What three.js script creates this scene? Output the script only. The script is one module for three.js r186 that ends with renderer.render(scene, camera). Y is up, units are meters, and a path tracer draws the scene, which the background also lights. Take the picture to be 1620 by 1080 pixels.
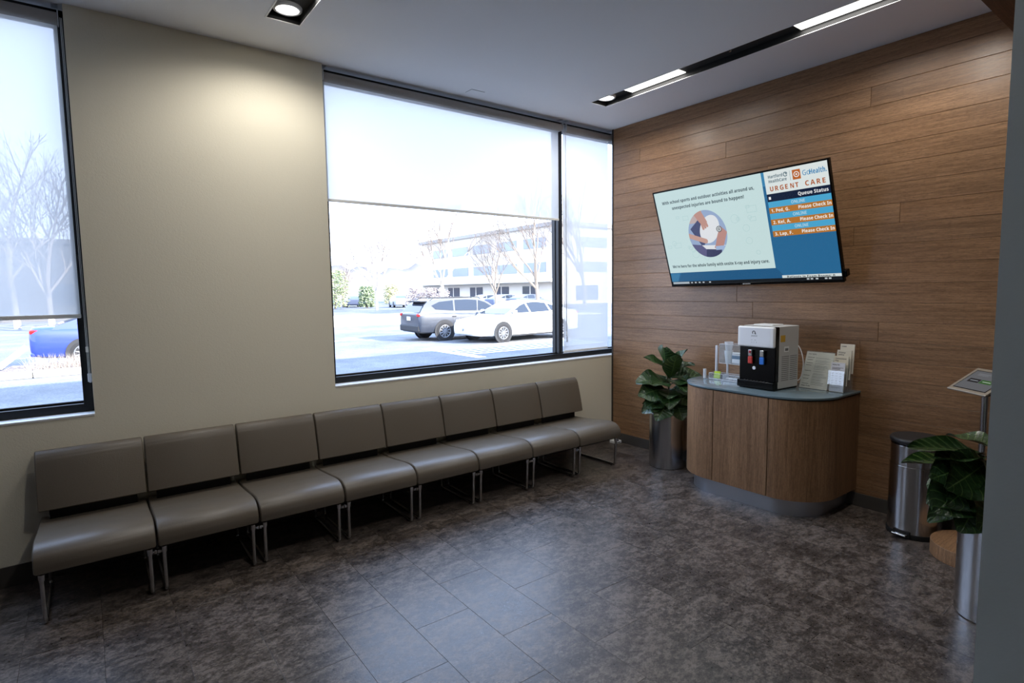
import * as THREE from 'three';
import { mergeGeometries, toCreasedNormals } from 'three/addons/utils/BufferGeometryUtils.js';
import { RoundedBoxGeometry } from 'three/addons/geometries/RoundedBoxGeometry.js';
import { RectAreaLightUniformsLib } from 'three/addons/lights/RectAreaLightUniformsLib.js';

// ---------- renderer, camera, sky, sun, exposure ----------
const V = (x, y, z) => new THREE.Vector3(x, y, z);
const scene = new THREE.Scene();
const renderer = new THREE.WebGLRenderer({ antialias: true });
renderer.toneMapping = THREE.LinearToneMapping;
renderer.toneMappingExposure = 1.75;
renderer.shadowMap.enabled = true;
renderer.shadowMap.type = THREE.PCFSoftShadowMap;
RectAreaLightUniformsLib.init();

const camera = new THREE.PerspectiveCamera(62.09, 1.5, 0.05, 600);
const camBasis = new THREE.Matrix4().makeBasis(
  V(0.79684685, -0.01383202, 0.60402299), V(0.06495306, 0.99590508, -0.06288216), V(-0.60067978, 0.08934059, 0.79448226));
camera.quaternion.setFromRotationMatrix(camBasis);
camera.position.set(-4.519, 1.635, 4.198);

const SKY = 3.2;                       // mean sky radiance
{
  const w = 256, h = 128, d = new Float32Array(w * h * 4);
  for (let j = 0; j < h; j++) {
    const el = ((j + 0.5) / h - 0.5) * 180, t = Math.min(1, Math.max(0, el / 70)), k = Math.pow(t, 0.6);
    const c = el < 0 ? [0.7, 0.8, 0.95] : [0.88 - 0.4 * k, 1.0 - 0.28 * k, 1.24 - 0.04 * k];
    for (let i = 0; i < w; i++) { const o = (j * w + i) * 4; for (let n = 0; n < 3; n++) d[o + n] = c[n] * SKY; d[o + 3] = 1; }
  }
  const t = new THREE.DataTexture(d, w, h, THREE.RGBAFormat, THREE.FloatType);
  t.mapping = THREE.EquirectangularReflectionMapping; t.magFilter = THREE.LinearFilter; t.needsUpdate = true;
  scene.background = t;
}
const sun = new THREE.DirectionalLight(new THREE.Color(1.0, 0.93, 0.82), 10);
sun.position.set(26, 34, 44); sun.target.position.set(0, 0, -12);
sun.castShadow = true; sun.shadow.mapSize.set(4096, 4096);
Object.assign(sun.shadow.camera, { left: -80, right: 80, top: 80, bottom: -80, near: 1, far: 260 });
scene.add(sun, sun.target);
const LAMP = 2.0, PANEL = 9;         // lamp strength: downlights (cd), linear diffusers (radiance)

// ---------- helpers ----------
const H = 3.285;                       // ceiling height
let seed = 7;
const rnd = () => { seed = (Math.imul(seed, 1664525) + 1013904223) >>> 0; return seed / 4294967296; };
const rr = (a, b) => a + (b - a) * rnd();
const names = {};
function numbered(n) { const k = names[n] = (names[n] ?? -1) + 1; return k ? n + '_' + String(k).padStart(3, '0') : n; }
function sh(o) { o.castShadow = true; o.receiveShadow = true; return o; }
function part(name, geo, mat, parent) { const m = sh(new THREE.Mesh(Array.isArray(geo) ? mergeGeometries(geo.map(clean)) : geo, mat)); m.name = name; parent.add(m); return m; }
function clean(g) { const q = g.index ? g.toNonIndexed() : g.clone(); for (const k of Object.keys(q.attributes)) if (!['position', 'normal', 'uv'].includes(k)) q.deleteAttribute(k); return q; }
function thing(name, label, category, pos = [0, 0, 0], group, turn = 0) {
  const o = new THREE.Group(); o.name = numbered(name); o.position.set(...pos); o.rotation.y = turn;
  o.userData = { label, category }; if (group) o.userData.group = group; scene.add(o); return o;
}
function single(name, geo, mat, label, category, group) {
  const m = part(numbered(name), geo, mat, scene); m.userData = { label, category }; if (group) m.userData.group = group; return m;
}
function struct(name, geo, mat, label) { const m = part(name, geo, mat, scene); m.userData = { kind: 'structure', label, category: name.split('_')[0] }; return m; }
function structGroup(name, label) { const g = new THREE.Group(); g.name = name; g.userData = { kind: 'structure', label, category: name.split('_')[0] }; scene.add(g); return g; }
// box from corner to corner; uv in metres
function bx(x0, x1, y0, y1, z0, z1) {
  const g = new THREE.BoxGeometry(x1 - x0, y1 - y0, z1 - z0); g.translate((x0 + x1) / 2, (y0 + y1) / 2, (z0 + z1) / 2); return metreUV(g);
}
function rb(w, h, d, r = 0.006, seg = 2, x = 0, y = 0, z = 0) { const g = new RoundedBoxGeometry(w, h, d, seg, Math.min(r, w / 2.01, h / 2.01, d / 2.01)); g.translate(x, y, z); return g; }
function rbx(x0, x1, y0, y1, z0, z1, r = 0.005, seg = 2) { return rb(x1 - x0, y1 - y0, z1 - z0, r, seg, (x0 + x1) / 2, (y0 + y1) / 2, (z0 + z1) / 2); }
function metreUV(g) {
  const p = g.attributes.position, n = g.attributes.normal, u = new Float32Array(p.count * 2);
  for (let i = 0; i < p.count; i++) {
    const ax = Math.abs(n.getX(i)), ay = Math.abs(n.getY(i)), az = Math.abs(n.getZ(i));
    const [a, b] = ax > ay && ax > az ? [p.getZ(i), p.getY(i)] : ay > az ? [p.getX(i), p.getZ(i)] : [p.getX(i), p.getY(i)];
    u[i * 2] = a; u[i * 2 + 1] = b;
  }
  g.setAttribute('uv', new THREE.BufferAttribute(u, 2)); return g;
}
function cyl(r0, r1, h, x = 0, y = 0, z = 0, n = 24, open = false) { const g = new THREE.CylinderGeometry(r1, r0, h, n, 1, open); g.translate(x, y + h / 2, z); return g; }
function tube(pts, r, seg = 24, rad = 8, closed = false) { return new THREE.TubeGeometry(new THREE.CatmullRomCurve3(pts.map((p) => V(...p)), closed, 'centripetal'), seg, r, rad, closed); }
function rod(a, b, r, n = 10) {
  const A = V(...a), B = V(...b), d = B.clone().sub(A), g = new THREE.CylinderGeometry(r, r, d.length(), n);
  g.applyQuaternion(new THREE.Quaternion().setFromUnitVectors(V(0, 1, 0), d.normalize())); g.translate((a[0] + b[0]) / 2, (a[1] + b[1]) / 2, (a[2] + b[2]) / 2); return g;
}
// polyline tube with rounded corners
function bent(pts, r, fil = 0.03, rad = 10) {
  const P = pts.map((p) => V(...p)), path = new THREE.CurvePath(); let cur = P[0];
  for (let i = 1; i < P.length; i++) {
    if (i < P.length - 1) {
      const a = P[i - 1].clone().sub(P[i]).normalize(), b = P[i + 1].clone().sub(P[i]).normalize(), s = P[i].clone().addScaledVector(a, fil), e = P[i].clone().addScaledVector(b, fil);
      path.add(new THREE.LineCurve3(cur, s)); path.add(new THREE.QuadraticBezierCurve3(s, P[i], e)); cur = e;
    } else path.add(new THREE.LineCurve3(cur, P[i]));
  }
  const pp = []; for (const c of path.curves) { const n = c.isLineCurve3 ? 2 : 7; for (let k = 0; k < n; k++) { const q = c.getPoint(k / (n - 1)); if (!pp.length || pp[pp.length - 1].distanceTo(q) > 1e-4) pp.push(q); } }
  // sweep
  const pos = [], idx = []; let up = Math.abs(pp[1].clone().sub(pp[0]).normalize().x) < 0.9 ? V(1, 0, 0) : V(0, 1, 0);
  pp.forEach((p, i) => {
    const t = pp[Math.min(i + 1, pp.length - 1)].clone().sub(pp[Math.max(i - 1, 0)]).normalize(), s = up.clone().addScaledVector(t, -up.dot(t)).normalize(), u = t.clone().cross(s); up = s;
    for (let k = 0; k < rad; k++) { const a = (k / rad) * 2 * Math.PI, q = p.clone().addScaledVector(s, Math.cos(a) * r).addScaledVector(u, Math.sin(a) * r); pos.push(q.x, q.y, q.z); }
  });
  for (let i = 0; i < pp.length - 1; i++) for (let k = 0; k < rad; k++) { const a = i * rad + k, b = i * rad + (k + 1) % rad, c = a + rad, d = b + rad; idx.push(a, b, c, b, d, c); }
  for (const [o, f] of [[0, 1], [(pp.length - 1) * rad, 0]]) for (let k = 1; k < rad - 1; k++) idx.push(...(f ? [o, o + k + 1, o + k] : [o, o + k, o + k + 1]));
  const g = new THREE.BufferGeometry(); g.setAttribute('position', new THREE.Float32BufferAttribute(pos, 3)); g.setIndex(idx); g.computeVertexNormals();
  g.setAttribute('uv', new THREE.BufferAttribute(new Float32Array(pos.length / 3 * 2), 2)); return g;
}
// extrude a closed outline [[a,b],...] drawn in the (z,y) plane along x, with a small bevel
function extrudeX(outline, w, bevel, smooth = 0.5, curveSegments = 8) {
  const s = new THREE.Shape(outline.map(([a, b]) => new THREE.Vector2(a, b)));
  let g = new THREE.ExtrudeGeometry(s, { depth: w - 2 * bevel, bevelEnabled: bevel > 0, bevelThickness: bevel, bevelSize: bevel, bevelOffset: -bevel, bevelSegments: 4, steps: 1, curveSegments });
  g.translate(0, 0, -(w - 2 * bevel) / 2); g.rotateY(-Math.PI / 2); // (a,b,depth) -> x=-depth, z=a
  g = toCreasedNormals(g, smooth); return g;
}
function spline(pts, n, closed = true) { return new THREE.SplineCurve(pts.map((p) => new THREE.Vector2(...p))).getPoints(n).map((p) => [p.x, p.y]); }
// panel with chamfered front edges, front face towards -x; z0..z1, y0..y1, thickness d
function panelX(z0, z1, y0, y1, d, c, x = 0) {
  const o = [[z0, y0], [z1, y0], [z1, y1], [z0, y1]], i = [[z0 + c, y0 + c], [z1 - c, y0 + c], [z1 - c, y1 - c], [z0 + c, y1 - c]], tri = [];
  const q = (a, b, cc, dd) => tri.push(a, b, cc, a, cc, dd), f = (p, xx) => [x + xx, p[1], p[0]];
  q(...i.map((p) => f(p, 0)));
  for (let k = 0; k < 4; k++) { const n = (k + 1) % 4; q(f(o[k], c), f(o[n], c), f(i[n], 0), f(i[k], 0)); q(f(o[k], d), f(o[n], d), f(o[n], c), f(o[k], c)); }
  const g = new THREE.BufferGeometry(); g.setAttribute('position', new THREE.Float32BufferAttribute(tri.flat(), 3)); g.computeVertexNormals(); return metreUV(g);
}
// panel lying flat, face up
function panelY(x0, x1, z0, z1, top, d, c) {
  const o = [[x0, z1], [x1, z1], [x1, z0], [x0, z0]], i = [[x0 + c, z1 - c], [x1 - c, z1 - c], [x1 - c, z0 + c], [x0 + c, z0 + c]], tri = [];
  const q = (a, b, cc, dd) => tri.push(a, b, cc, a, cc, dd), f = (p, y) => [p[0], y, p[1]];
  q(...i.map((p) => f(p, top)));
  for (let k = 0; k < 4; k++) { const n = (k + 1) % 4; q(f(o[k], top - c * 0.6), f(o[n], top - c * 0.6), f(i[n], top), f(i[k], top)); q(f(o[k], top - d), f(o[n], top - d), f(o[n], top - c * 0.6), f(o[k], top - c * 0.6)); }
  const g = new THREE.BufferGeometry(); g.setAttribute('position', new THREE.Float32BufferAttribute(tri.flat(), 3)); g.computeVertexNormals(); return metreUV(g);
}
// flat printed sheet spanned by centre, right and up vectors
function sheet(w, h) { return new THREE.PlaneGeometry(w, h); }

// ---------- procedural textures ----------
function lattice(nx, ny, s) { let k = s * 7919 + 13; const a = new Float32Array(nx * ny); for (let i = 0; i < a.length; i++) { k = (Math.imul(k, 1664525) + 1013904223) >>> 0; a[i] = k / 4294967296; } return a; }
function vnoise(w, h, nx, ny, s) { // periodic value noise, nx * ny cells
  const L = lattice(nx, ny, s), o = new Float32Array(w * h);
  for (let y = 0; y < h; y++) {
    const v = (y / h) * ny, j = Math.floor(v), fy = v - j, ty = fy * fy * (3 - 2 * fy), r0 = (j % ny) * nx, r1 = ((j + 1) % ny) * nx;
    for (let x = 0; x < w; x++) {
      const u = (x / w) * nx, i = Math.floor(u), fx = u - i, tx = fx * fx * (3 - 2 * fx), c0 = i % nx, c1 = (i + 1) % nx;
      o[y * w + x] = (L[r0 + c0] * (1 - tx) + L[r0 + c1] * tx) * (1 - ty) + (L[r1 + c0] * (1 - tx) + L[r1 + c1] * tx) * ty;
    }
  }
  return o;
}
function mixNoise(w, h, layers) { const o = new Float32Array(w * h); let tot = 0; layers.forEach(([nx, ny, a], k) => { const n = vnoise(w, h, nx, ny, k + 1 + nx * 3 + ny); tot += a; for (let i = 0; i < o.length; i++) o[i] += n[i] * a; }); for (let i = 0; i < o.length; i++) o[i] /= tot; return o; }
function tex(w, h, fn, srgb = true, rep = [1, 1]) {
  const d = new Uint8Array(w * h * 4);
  for (let i = 0; i < w * h; i++) { const c = fn(i); d[i * 4] = c[0]; d[i * 4 + 1] = c[1]; d[i * 4 + 2] = c[2]; d[i * 4 + 3] = 255; }
  const t = new THREE.DataTexture(d, w, h, THREE.RGBAFormat); t.magFilter = THREE.LinearFilter; t.minFilter = THREE.LinearMipmapLinearFilter; t.generateMipmaps = true;
  t.wrapS = t.wrapT = THREE.RepeatWrapping; t.repeat.set(...rep); if (srgb) t.colorSpace = THREE.SRGBColorSpace; t.needsUpdate = true; return t;
}
const lerp3 = (a, b, t) => [a[0] + (b[0] - a[0]) * t, a[1] + (b[1] - a[1]) * t, a[2] + (b[2] - a[2]) * t];
const cl = (x) => Math.max(0, Math.min(1, x));
function canvasTex(w, h, draw) { const c = document.createElement('canvas'); c.width = w; c.height = h; const g = c.getContext('2d'); draw(g, w, h); const t = new THREE.CanvasTexture(c); t.colorSpace = THREE.SRGBColorSpace; return t; }

// wood grain: u runs along the grain, tile 2 m x 0.5 m
const WN = mixNoise(1024, 512, [[3, 10, 0.8], [7, 44, 1.0], [18, 128, 1.1], [50, 256, 1.1], [140, 256, 1.0]]);
const PORE = vnoise(1024, 512, 170, 256, 91);
const woodMap = tex(1024, 512, (i) => { const t = cl((WN[i] - 0.28) * 2.2), p = PORE[i] > 0.74 ? 0.9 : 1; return lerp3([116, 86, 59], [164, 126, 92], t).map((x) => x * p); }, true, [0.5, 2]);
const woodBump = tex(1024, 512, (i) => { const v = WN[i] * 150 + PORE[i] * 90; return [v, v, v]; }, false, [0.5, 2]);
const woodRough = tex(1024, 512, (i) => { const v = 118 + WN[i] * 60 + PORE[i] * 20; return [v, v, v]; }, false, [0.5, 2]);
// stone-look vinyl: tile 1.2 m
const FN = mixNoise(1024, 1024, [[5, 7, 0.7], [12, 17, 1.0], [30, 44, 1.4], [70, 100, 1.3], [160, 220, 1.2], [340, 400, 0.9]]);
const FS = mixNoise(1024, 1024, [[9, 30, 1], [22, 110, 1]]);
const FSP = vnoise(1024, 1024, 220, 300, 33);
const floorMap = tex(1024, 1024, (i) => {
  const t = cl((FN[i] - 0.36) * 3.4), s = cl((FS[i] - 0.55) * 4);
  let c = lerp3([62, 55, 51], [126, 115, 107], t); c = lerp3(c, [146, 137, 130], s * 0.4 * t); if (FSP[i] > 0.86) c = c.map((x) => x * 1.15); if (FSP[i] < 0.1) c = c.map((x) => x * 0.85); return c;
}, true, [1 / 1.2, 1 / 1.2]);
const floorRough = tex(1024, 1024, (i) => { const v = 105 + FN[i] * 70 + (FSP[i] - 0.5) * 40; return [v, v, v]; }, false, [1 / 1.2, 1 / 1.2]);
const floorBump = tex(1024, 1024, (i) => { const v = FN[i] * 160 + FSP[i] * 90; return [v, v, v]; }, false, [1 / 1.2, 1 / 1.2]);
const paintBump = tex(512, 512, ((n) => (i) => [n[i] * 255, n[i] * 255, n[i] * 255])(mixNoise(512, 512, [[60, 60, 1], [150, 150, 1], [256, 256, 0.8]])), false, [2, 2]);
const hideBump = tex(512, 512, ((n) => (i) => [n[i] * 255, n[i] * 255, n[i] * 255])(mixNoise(512, 512, [[50, 50, 0.6], [128, 128, 1], [256, 256, 0.6]])), false, [4, 4]);
const asphaltMap = tex(1024, 1024, ((n, m) => (i) => { const t = n[i] * 0.6 + m[i] * 0.4; return lerp3([82, 84, 88], [116, 117, 120], cl((t - 0.3) * 2.4)); })(mixNoise(1024, 1024, [[4, 4, 1], [12, 12, 1], [40, 40, 0.8]]), vnoise(1024, 1024, 500, 500, 5)), true, [0.1, 0.1]);
const mulchMap = tex(512, 512, ((n, m) => (i) => lerp3([70, 62, 60], [150, 138, 130], cl((n[i] * 0.5 + m[i] * 0.5 - 0.25) * 2)))(mixNoise(512, 512, [[8, 8, 1], [40, 40, 1]]), vnoise(512, 512, 200, 200, 8)), true, [0.5, 0.5]);

const M = (o) => new THREE.MeshStandardMaterial(o);
const MP = (o) => new THREE.MeshPhysicalMaterial(o);
const srgb = (r, g, b) => new THREE.Color().setRGB(r / 255, g / 255, b / 255, THREE.SRGBColorSpace);
const mat = {
  wall: M({ color: srgb(233, 226, 206), roughness: 0.75, bumpMap: paintBump, bumpScale: 0.0006 }),
  ceiling: M({ color: srgb(236, 236, 238), roughness: 0.9, bumpMap: paintBump, bumpScale: 0.0005 }),
  column: M({ color: srgb(224, 231, 227), roughness: 0.75, bumpMap: paintBump, bumpScale: 0.0002 }),
  backWall: M({ color: srgb(140, 135, 127), roughness: 0.85 }),
  woods: [1, 0.93, 1.06, 0.97].map((k, i) => M({ color: new THREE.Color(k, k * (1 - 0.01 * i), k * (1 - 0.02 * i)), map: woodMap, roughness: 0.56, roughnessMap: woodRough, bumpMap: woodBump, bumpScale: 0.0006 })),
  woodCab: M({ color: new THREE.Color(0.97, 0.94, 0.9), map: woodMap, roughness: 0.85, roughnessMap: woodRough, bumpMap: woodBump, bumpScale: 0.0004 }),
  woodDark: M({ color: new THREE.Color(0.42, 0.3, 0.24), map: woodMap, roughness: 0.7 }),
  tiles: [0.78, 0.74, 0.82, 0.76].map((k) => M({ color: new THREE.Color(k, k, k), map: floorMap, roughness: 0.62, roughnessMap: floorRough, bumpMap: floorBump, bumpScale: 0.0006 })),
  joint: M({ color: srgb(40, 36, 34), roughness: 0.95 }),
  base: M({ color: srgb(72, 68, 64), roughness: 0.6 }),
  frame: M({ color: srgb(22, 23, 25), roughness: 0.4, metalness: 0.2 }),
  gasket: M({ color: srgb(16, 16, 17), roughness: 0.8 }),
  sill: M({ color: srgb(225, 225, 225), roughness: 0.45 }),
  glass: MP({ color: 0xffffff, roughness: 0, transmission: 1, thickness: 0, ior: 1.45 }),
  fabric: MP({ color: srgb(225, 226, 226), roughness: 1, transmission: 0.36, thickness: 0, transparent: true, opacity: 0.9, specularIntensity: 0 }),
  fabricRoll: M({ color: srgb(165, 160, 155), roughness: 0.95 }),
  alu: M({ color: srgb(200, 197, 190), roughness: 0.5, metalness: 0.2 }),
  chain: M({ color: srgb(200, 202, 205), roughness: 0.4, metalness: 0.5 }),
  hide: M({ color: srgb(108, 99, 87), roughness: 0.4, bumpMap: hideBump, bumpScale: 0.0005 }),
  blackMetal: M({ color: srgb(20, 20, 20), roughness: 0.5, metalness: 0.4 }),
  chrome: M({ color: srgb(205, 205, 208), roughness: 0.2, metalness: 1 }),
  steel: MP({ color: srgb(192, 192, 194), roughness: 0.2, metalness: 1, anisotropy: 0.7, anisotropyRotation: Math.PI / 2 }),
  toe: M({ color: srgb(184, 186, 192), roughness: 0.38, metalness: 1 }),
  darkPlastic: M({ color: srgb(38, 38, 40), roughness: 0.45 }),
  black: MP({ color: srgb(8, 8, 9), roughness: 0.22, specularIntensity: 0.5 }),
  blackMatte: M({ color: srgb(15, 15, 15), roughness: 0.8 }),
  white: M({ color: srgb(242, 242, 241), roughness: 0.35 }),
  greyPlastic: M({ color: srgb(196, 194, 190), roughness: 0.5 }),
  counterGlass: M({ color: srgb(104, 122, 130), roughness: 0.1 }),
  glassEdge: M({ color: srgb(60, 92, 92), roughness: 0.2 }),
  acrylic: MP({ color: srgb(245, 248, 250), roughness: 0.02, transmission: 0.93, thickness: 0, ior: 1.49 }),
  frost: MP({ color: srgb(238, 240, 244), roughness: 0.55, transmission: 0.4, thickness: 0 }),
  paper: M({ color: srgb(228, 224, 212), roughness: 0.9 }),
  soil: M({ color: srgb(30, 24, 20), roughness: 1, bumpMap: paintBump, bumpScale: 0.01 }),
  stem: M({ color: srgb(74, 62, 44), roughness: 0.8 }),
  trimWhite: M({ color: srgb(235, 235, 235), roughness: 0.4 }),
};

// ---------- the room ----------
function shiftUV(g, du, dv, swap = false) { const u = g.attributes.uv; for (let i = 0; i < u.count; i++) { const a = u.getX(i), b = u.getY(i); u.setXY(i, (swap ? b : a) + du, (swap ? a : b) + dv); } return g; }
const XL = -9, ZB = 8.2;               // far left and back of the room
struct('wall_front', [bx(XL - 0.3, 0.5, -0.2, 0.934, -0.3, 0), bx(-4.497, -3.028, 0.934, H, -0.3, 0), bx(XL - 0.3, -6.62, 0.934, H, -0.3, 0), bx(0.32, 0.5, 0.934, H, -0.3, -0.001)], mat.wall, 'beige painted wall with two large window openings');
struct('wall_left', bx(XL - 0.3, XL, 0, H, 0, ZB + 0.3), mat.backWall, 'plain painted wall far to the left of the waiting room');
struct('wall_back', bx(XL, 0.4, 0, H, ZB, ZB + 0.3), mat.backWall, 'plain painted wall behind the viewer');
struct('wall_upper', [bx(-14, 26, H + 0.14, 6.4, -0.4, 0.2), bx(0.5, 26, -0.2, H + 0.14, -0.4, 0.1), bx(-14, XL - 0.3, -0.2, H + 0.14, -0.4, 0.1), bx(-14, 26, 6.1, 6.4, 0.2, 14)], mat.column, 'upper facade and roof of the clinic building, above the windows');
{ // wood clad wall: backing plus single planks
  const w = structGroup('wall_right', 'wall clad in horizontal brown wood planks');
  part('backing', bx(0.014, 0.4, 0, H, 0, ZB), mat.joint, w);
  const P = 0.1375, y0 = 1.3743, len = 2.077;
  const joints = { 13: [3.5], 12: [4.1], 11: [0.37, 2.447], 10: [1.32], 9: [3.4], 8: [1.7], 7: [1.5], 6: [1.95], 5: [2.658], 4: [2.37], 3: [1.3], 2: [1.75], 1: [1.452], 0: [1.6], '-1': [2.557], '-2': [2.442], '-3': [1.95], '-4': [1.6], '-5': [2.1], '-6': [1.75], '-7': [2.2], '-8': [1.5], '-9': [1.9], '-10': [1.7] };
  for (let k = -10; k <= 13; k++) {
    const a = y0 + k * P - 0.0001, ya = Math.max(0.001, a) + 0.0007, yb = Math.min(H - 0.001, a + P) - 0.0007, cuts = [...joints[k]]; // end joints of this row
    for (let z = cuts[cuts.length - 1] + len; z < ZB; z += len) cuts.push(z);
    const e = [0.004, ...cuts.filter((z) => z > 0.05 && z < ZB - 0.05), ZB];
    for (let i = 0; i < e.length - 1; i++) {
      if (e[i] > 5.6) continue;
      const g = shiftUV(panelX(e[i] + 0.0008, e[i + 1] - 0.0008, ya, yb, 0.014, 0.0016), rr(0, 9), rr(0, 3));
      part('plank', g, mat.woods[Math.floor(rnd() * 4)], w);
    }
  }
}
{
  const f = structGroup('floor', 'dark stone-look vinyl tile floor');
  part('slab', bx(XL, 0.02, -0.2, -0.0035, 0, ZB), mat.joint, f);
  const tw = 0.3035, tl = 0.6096;
  for (let c = -13; c <= 11; c++) {
    const x0 = -3.325 + c * tw, x1 = Math.min(x0 + tw, 0.014); if (x0 > -0.005) continue;
    const off = ((c % 2) + 2) % 2 ? 1.506 : 1.813;
    for (let r = -4; r <= 6; r++) {
      const z0 = Math.max(0.0, off + r * tl), z1 = off + (r + 1) * tl; if (z1 < 0.01) continue;
      part('tile', shiftUV(panelY(x0 + 0.0005, x1 - 0.0005, z0 + 0.0005, z1 - 0.0005, 0, 0.0035, 0.0008), rr(0, 5), rr(0, 5)), mat.tiles[Math.floor(rnd() * 4)], f);
    }
  }
  const rest = part('tile_field', [bx(XL, -3.325 - 13 * tw, -0.0035, 0, 0, ZB), bx(-3.325 - 13 * tw, 0.014, -0.0035, 0, 1.813 + 7 * tl, ZB)], mat.tiles[0], f); rest.userData.kind = 'stuff';
}
// ceiling slab with two openings for the light slots
const SLOTS = [[-3.531, -3.329], [-0.811, -0.609]], SZ0 = 0.492, SZ1 = 3.05;
{
  const s = new THREE.Shape([[XL, -0.3], [0.5, -0.3], [0.5, ZB + 0.3], [XL, ZB + 0.3]].map((p) => new THREE.Vector2(...p)));
  for (const [a, b] of SLOTS) s.holes.push(new THREE.Path([[a, SZ0], [a, SZ1], [b, SZ1], [b, SZ0]].map((p) => new THREE.Vector2(...p))));
  const g = new THREE.ExtrudeGeometry(s, { depth: 0.14, bevelEnabled: false }); g.rotateX(Math.PI / 2); g.translate(0, H + 0.14, 0);
  const c = structGroup('ceiling', 'flat painted ceiling with two recessed light slots');
  part('ceiling_board', metreUV(g), mat.ceiling, c);
}
struct('ceiling_soffit', [bx(-3.0, -0.002, 3.0, H, 3.287, 8)], mat.woodDark, 'dark wood soffit dropped below the ceiling');
struct('wall_column', bx(-3.3, -3.02, 0, 3.0, 3.93, 6.2), mat.column, 'grey painted wall end close to the viewer');
struct('baseboard_front', rbx(XL, 0, 0, 0.118, 0.0005, 0.009, 0.002), mat.base, 'dark grey rubber baseboard below the windows');
struct('baseboard_right', rbx(-0.009, -0.0005, 0, 0.1, 0.01, ZB, 0.002), mat.base, 'dark grey rubber baseboard along the wood wall');
struct('trim_1', bx(-0.003, 0.02, 0.0, H, 0.0, 0.022), M({ color: srgb(52, 44, 38), roughness: 0.5 }), 'dark corner strip where the wood wall meets the window').position.y = 0;

// ---------- windows ----------
function windowUnit(name, label, x0, x1, mull) {
  const w = structGroup(name, label), zf = -0.11, zb = -0.216, y0 = 0.934, fw = 0.05;
  part('sill', rbx(x0 + 0.001, x1 - 0.001, y0 - 0.012, y0 + 0.0005, -0.112, 0.004, 0.002), mat.sill, w);
  part('frame', [rbx(x0, x1, y0, y0 + fw, zb, zf, 0.003), rbx(x0, x1, H - 0.075, H, zb, zf, 0.003), rbx(x0, x0 + fw, y0, H, zb, zf, 0.003), rbx(x1 - fw, x1, y0, H, zb, zf, 0.003)], mat.frame, w);
  const xs = [x0 + fw, ...mull.flatMap((m) => [m - 0.026, m + 0.026]), x1 - fw];
  for (const m of mull) part('mullion', [rbx(m - 0.026, m + 0.026, y0 + fw, H - 0.075, zb, zf, 0.003), rbx(m - 0.034, m + 0.034, y0 + fw, H - 0.075, -0.172, -0.158, 0.002)], mat.frame, w);
  for (let i = 0; i < xs.length; i += 2) {
    const pg = sheet(xs[i + 1] - xs[i], H - 0.075 - y0 - fw); pg.translate((xs[i] + xs[i + 1]) / 2, (y0 + fw + H - 0.075) / 2, -0.165); part('pane', pg, mat.glass, w);
    part('glazing_bead', [bx(xs[i], xs[i + 1], y0 + fw, y0 + fw + 0.012, -0.178, -0.152)], mat.gasket, w);
  }
}
windowUnit('window_1', 'tall dark framed window at the left edge', -6.62, -4.497, []);
windowUnit('window_2', 'wide dark framed window with one mullion beside the wood wall', -3.028, 0.32, [-0.632]);

// ---------- roller blinds ----------
function blind(x0, x1, yb, label, chainX, clipY, drop) {
  const t = thing('roller_blind', label, 'blind', [(x0 + x1) / 2, yb, -0.055], 'roller blinds'), w = x1 - x0, yt = 3.213 - yb;
  const r = new THREE.CylinderGeometry(0.034, 0.034, w, 28); r.rotateZ(Math.PI / 2); r.translate(0, yt, 0);
  part('roller_tube', r, mat.fabricRoll, t);
  const f = sheet(w - 0.004, yt - 0.012); f.translate(0, (yt + 0.012) / 2, -0.0335); part('fabric', f, mat.fabric, t);
  const hb = rb(w, 0.024, 0.011, 0.005, 3, 0, 0.012, -0.0335); part('hem_bar', hb, mat.white, t);
  for (const s of [-1, 1]) part('bracket', [rb(0.006, 0.07, 0.075, 0.002, 2, s * (w / 2 + 0.004), yt + 0.004, 0), rb(0.03, 0.004, 0.06, 0.001, 1, s * (w / 2 - 0.008), yt + 0.07, 0)], mat.chain, t);
  if (chainX !== undefined) {
    const cx = chainX - (x0 + x1) / 2, y1 = clipY - yb - drop;
    const c = part('bead_chain', [rod([cx, yt, 0.03], [cx, y1, 0.03], 0.0022, 6), rod([cx + 0.0065, yt, 0.026], [cx + 0.0065, y1, 0.03], 0.0022, 6)], mat.chain, t);
    part('chain_joiner', rb(0.014, 0.034, 0.01, 0.003, 2, cx + 0.002, clipY - yb, 0.03), mat.white, c);
    part('chain_tensioner', [rb(0.02, 0.05, 0.014, 0.004, 2, cx + 0.004, y1 - 0.01, 0.03), rb(0.012, 0.02, 0.05, 0.003, 2, cx + 0.006, y1 - 0.03, 0.01)], mat.frost, c);
  }
}
blind(-6.6, -4.525, 1.507, 'grey roller blind half lowered in the tall left window', -4.512, 1.32, 0.16);
blind(-3.01, -0.672, 2.32, 'wide white roller blind lowered over the top third of the big window', undefined);
blind(-0.618, 0.032, 0.992, 'narrow white roller blind fully lowered beside the wood wall', -0.636, 1.2, 0.05);

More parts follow.
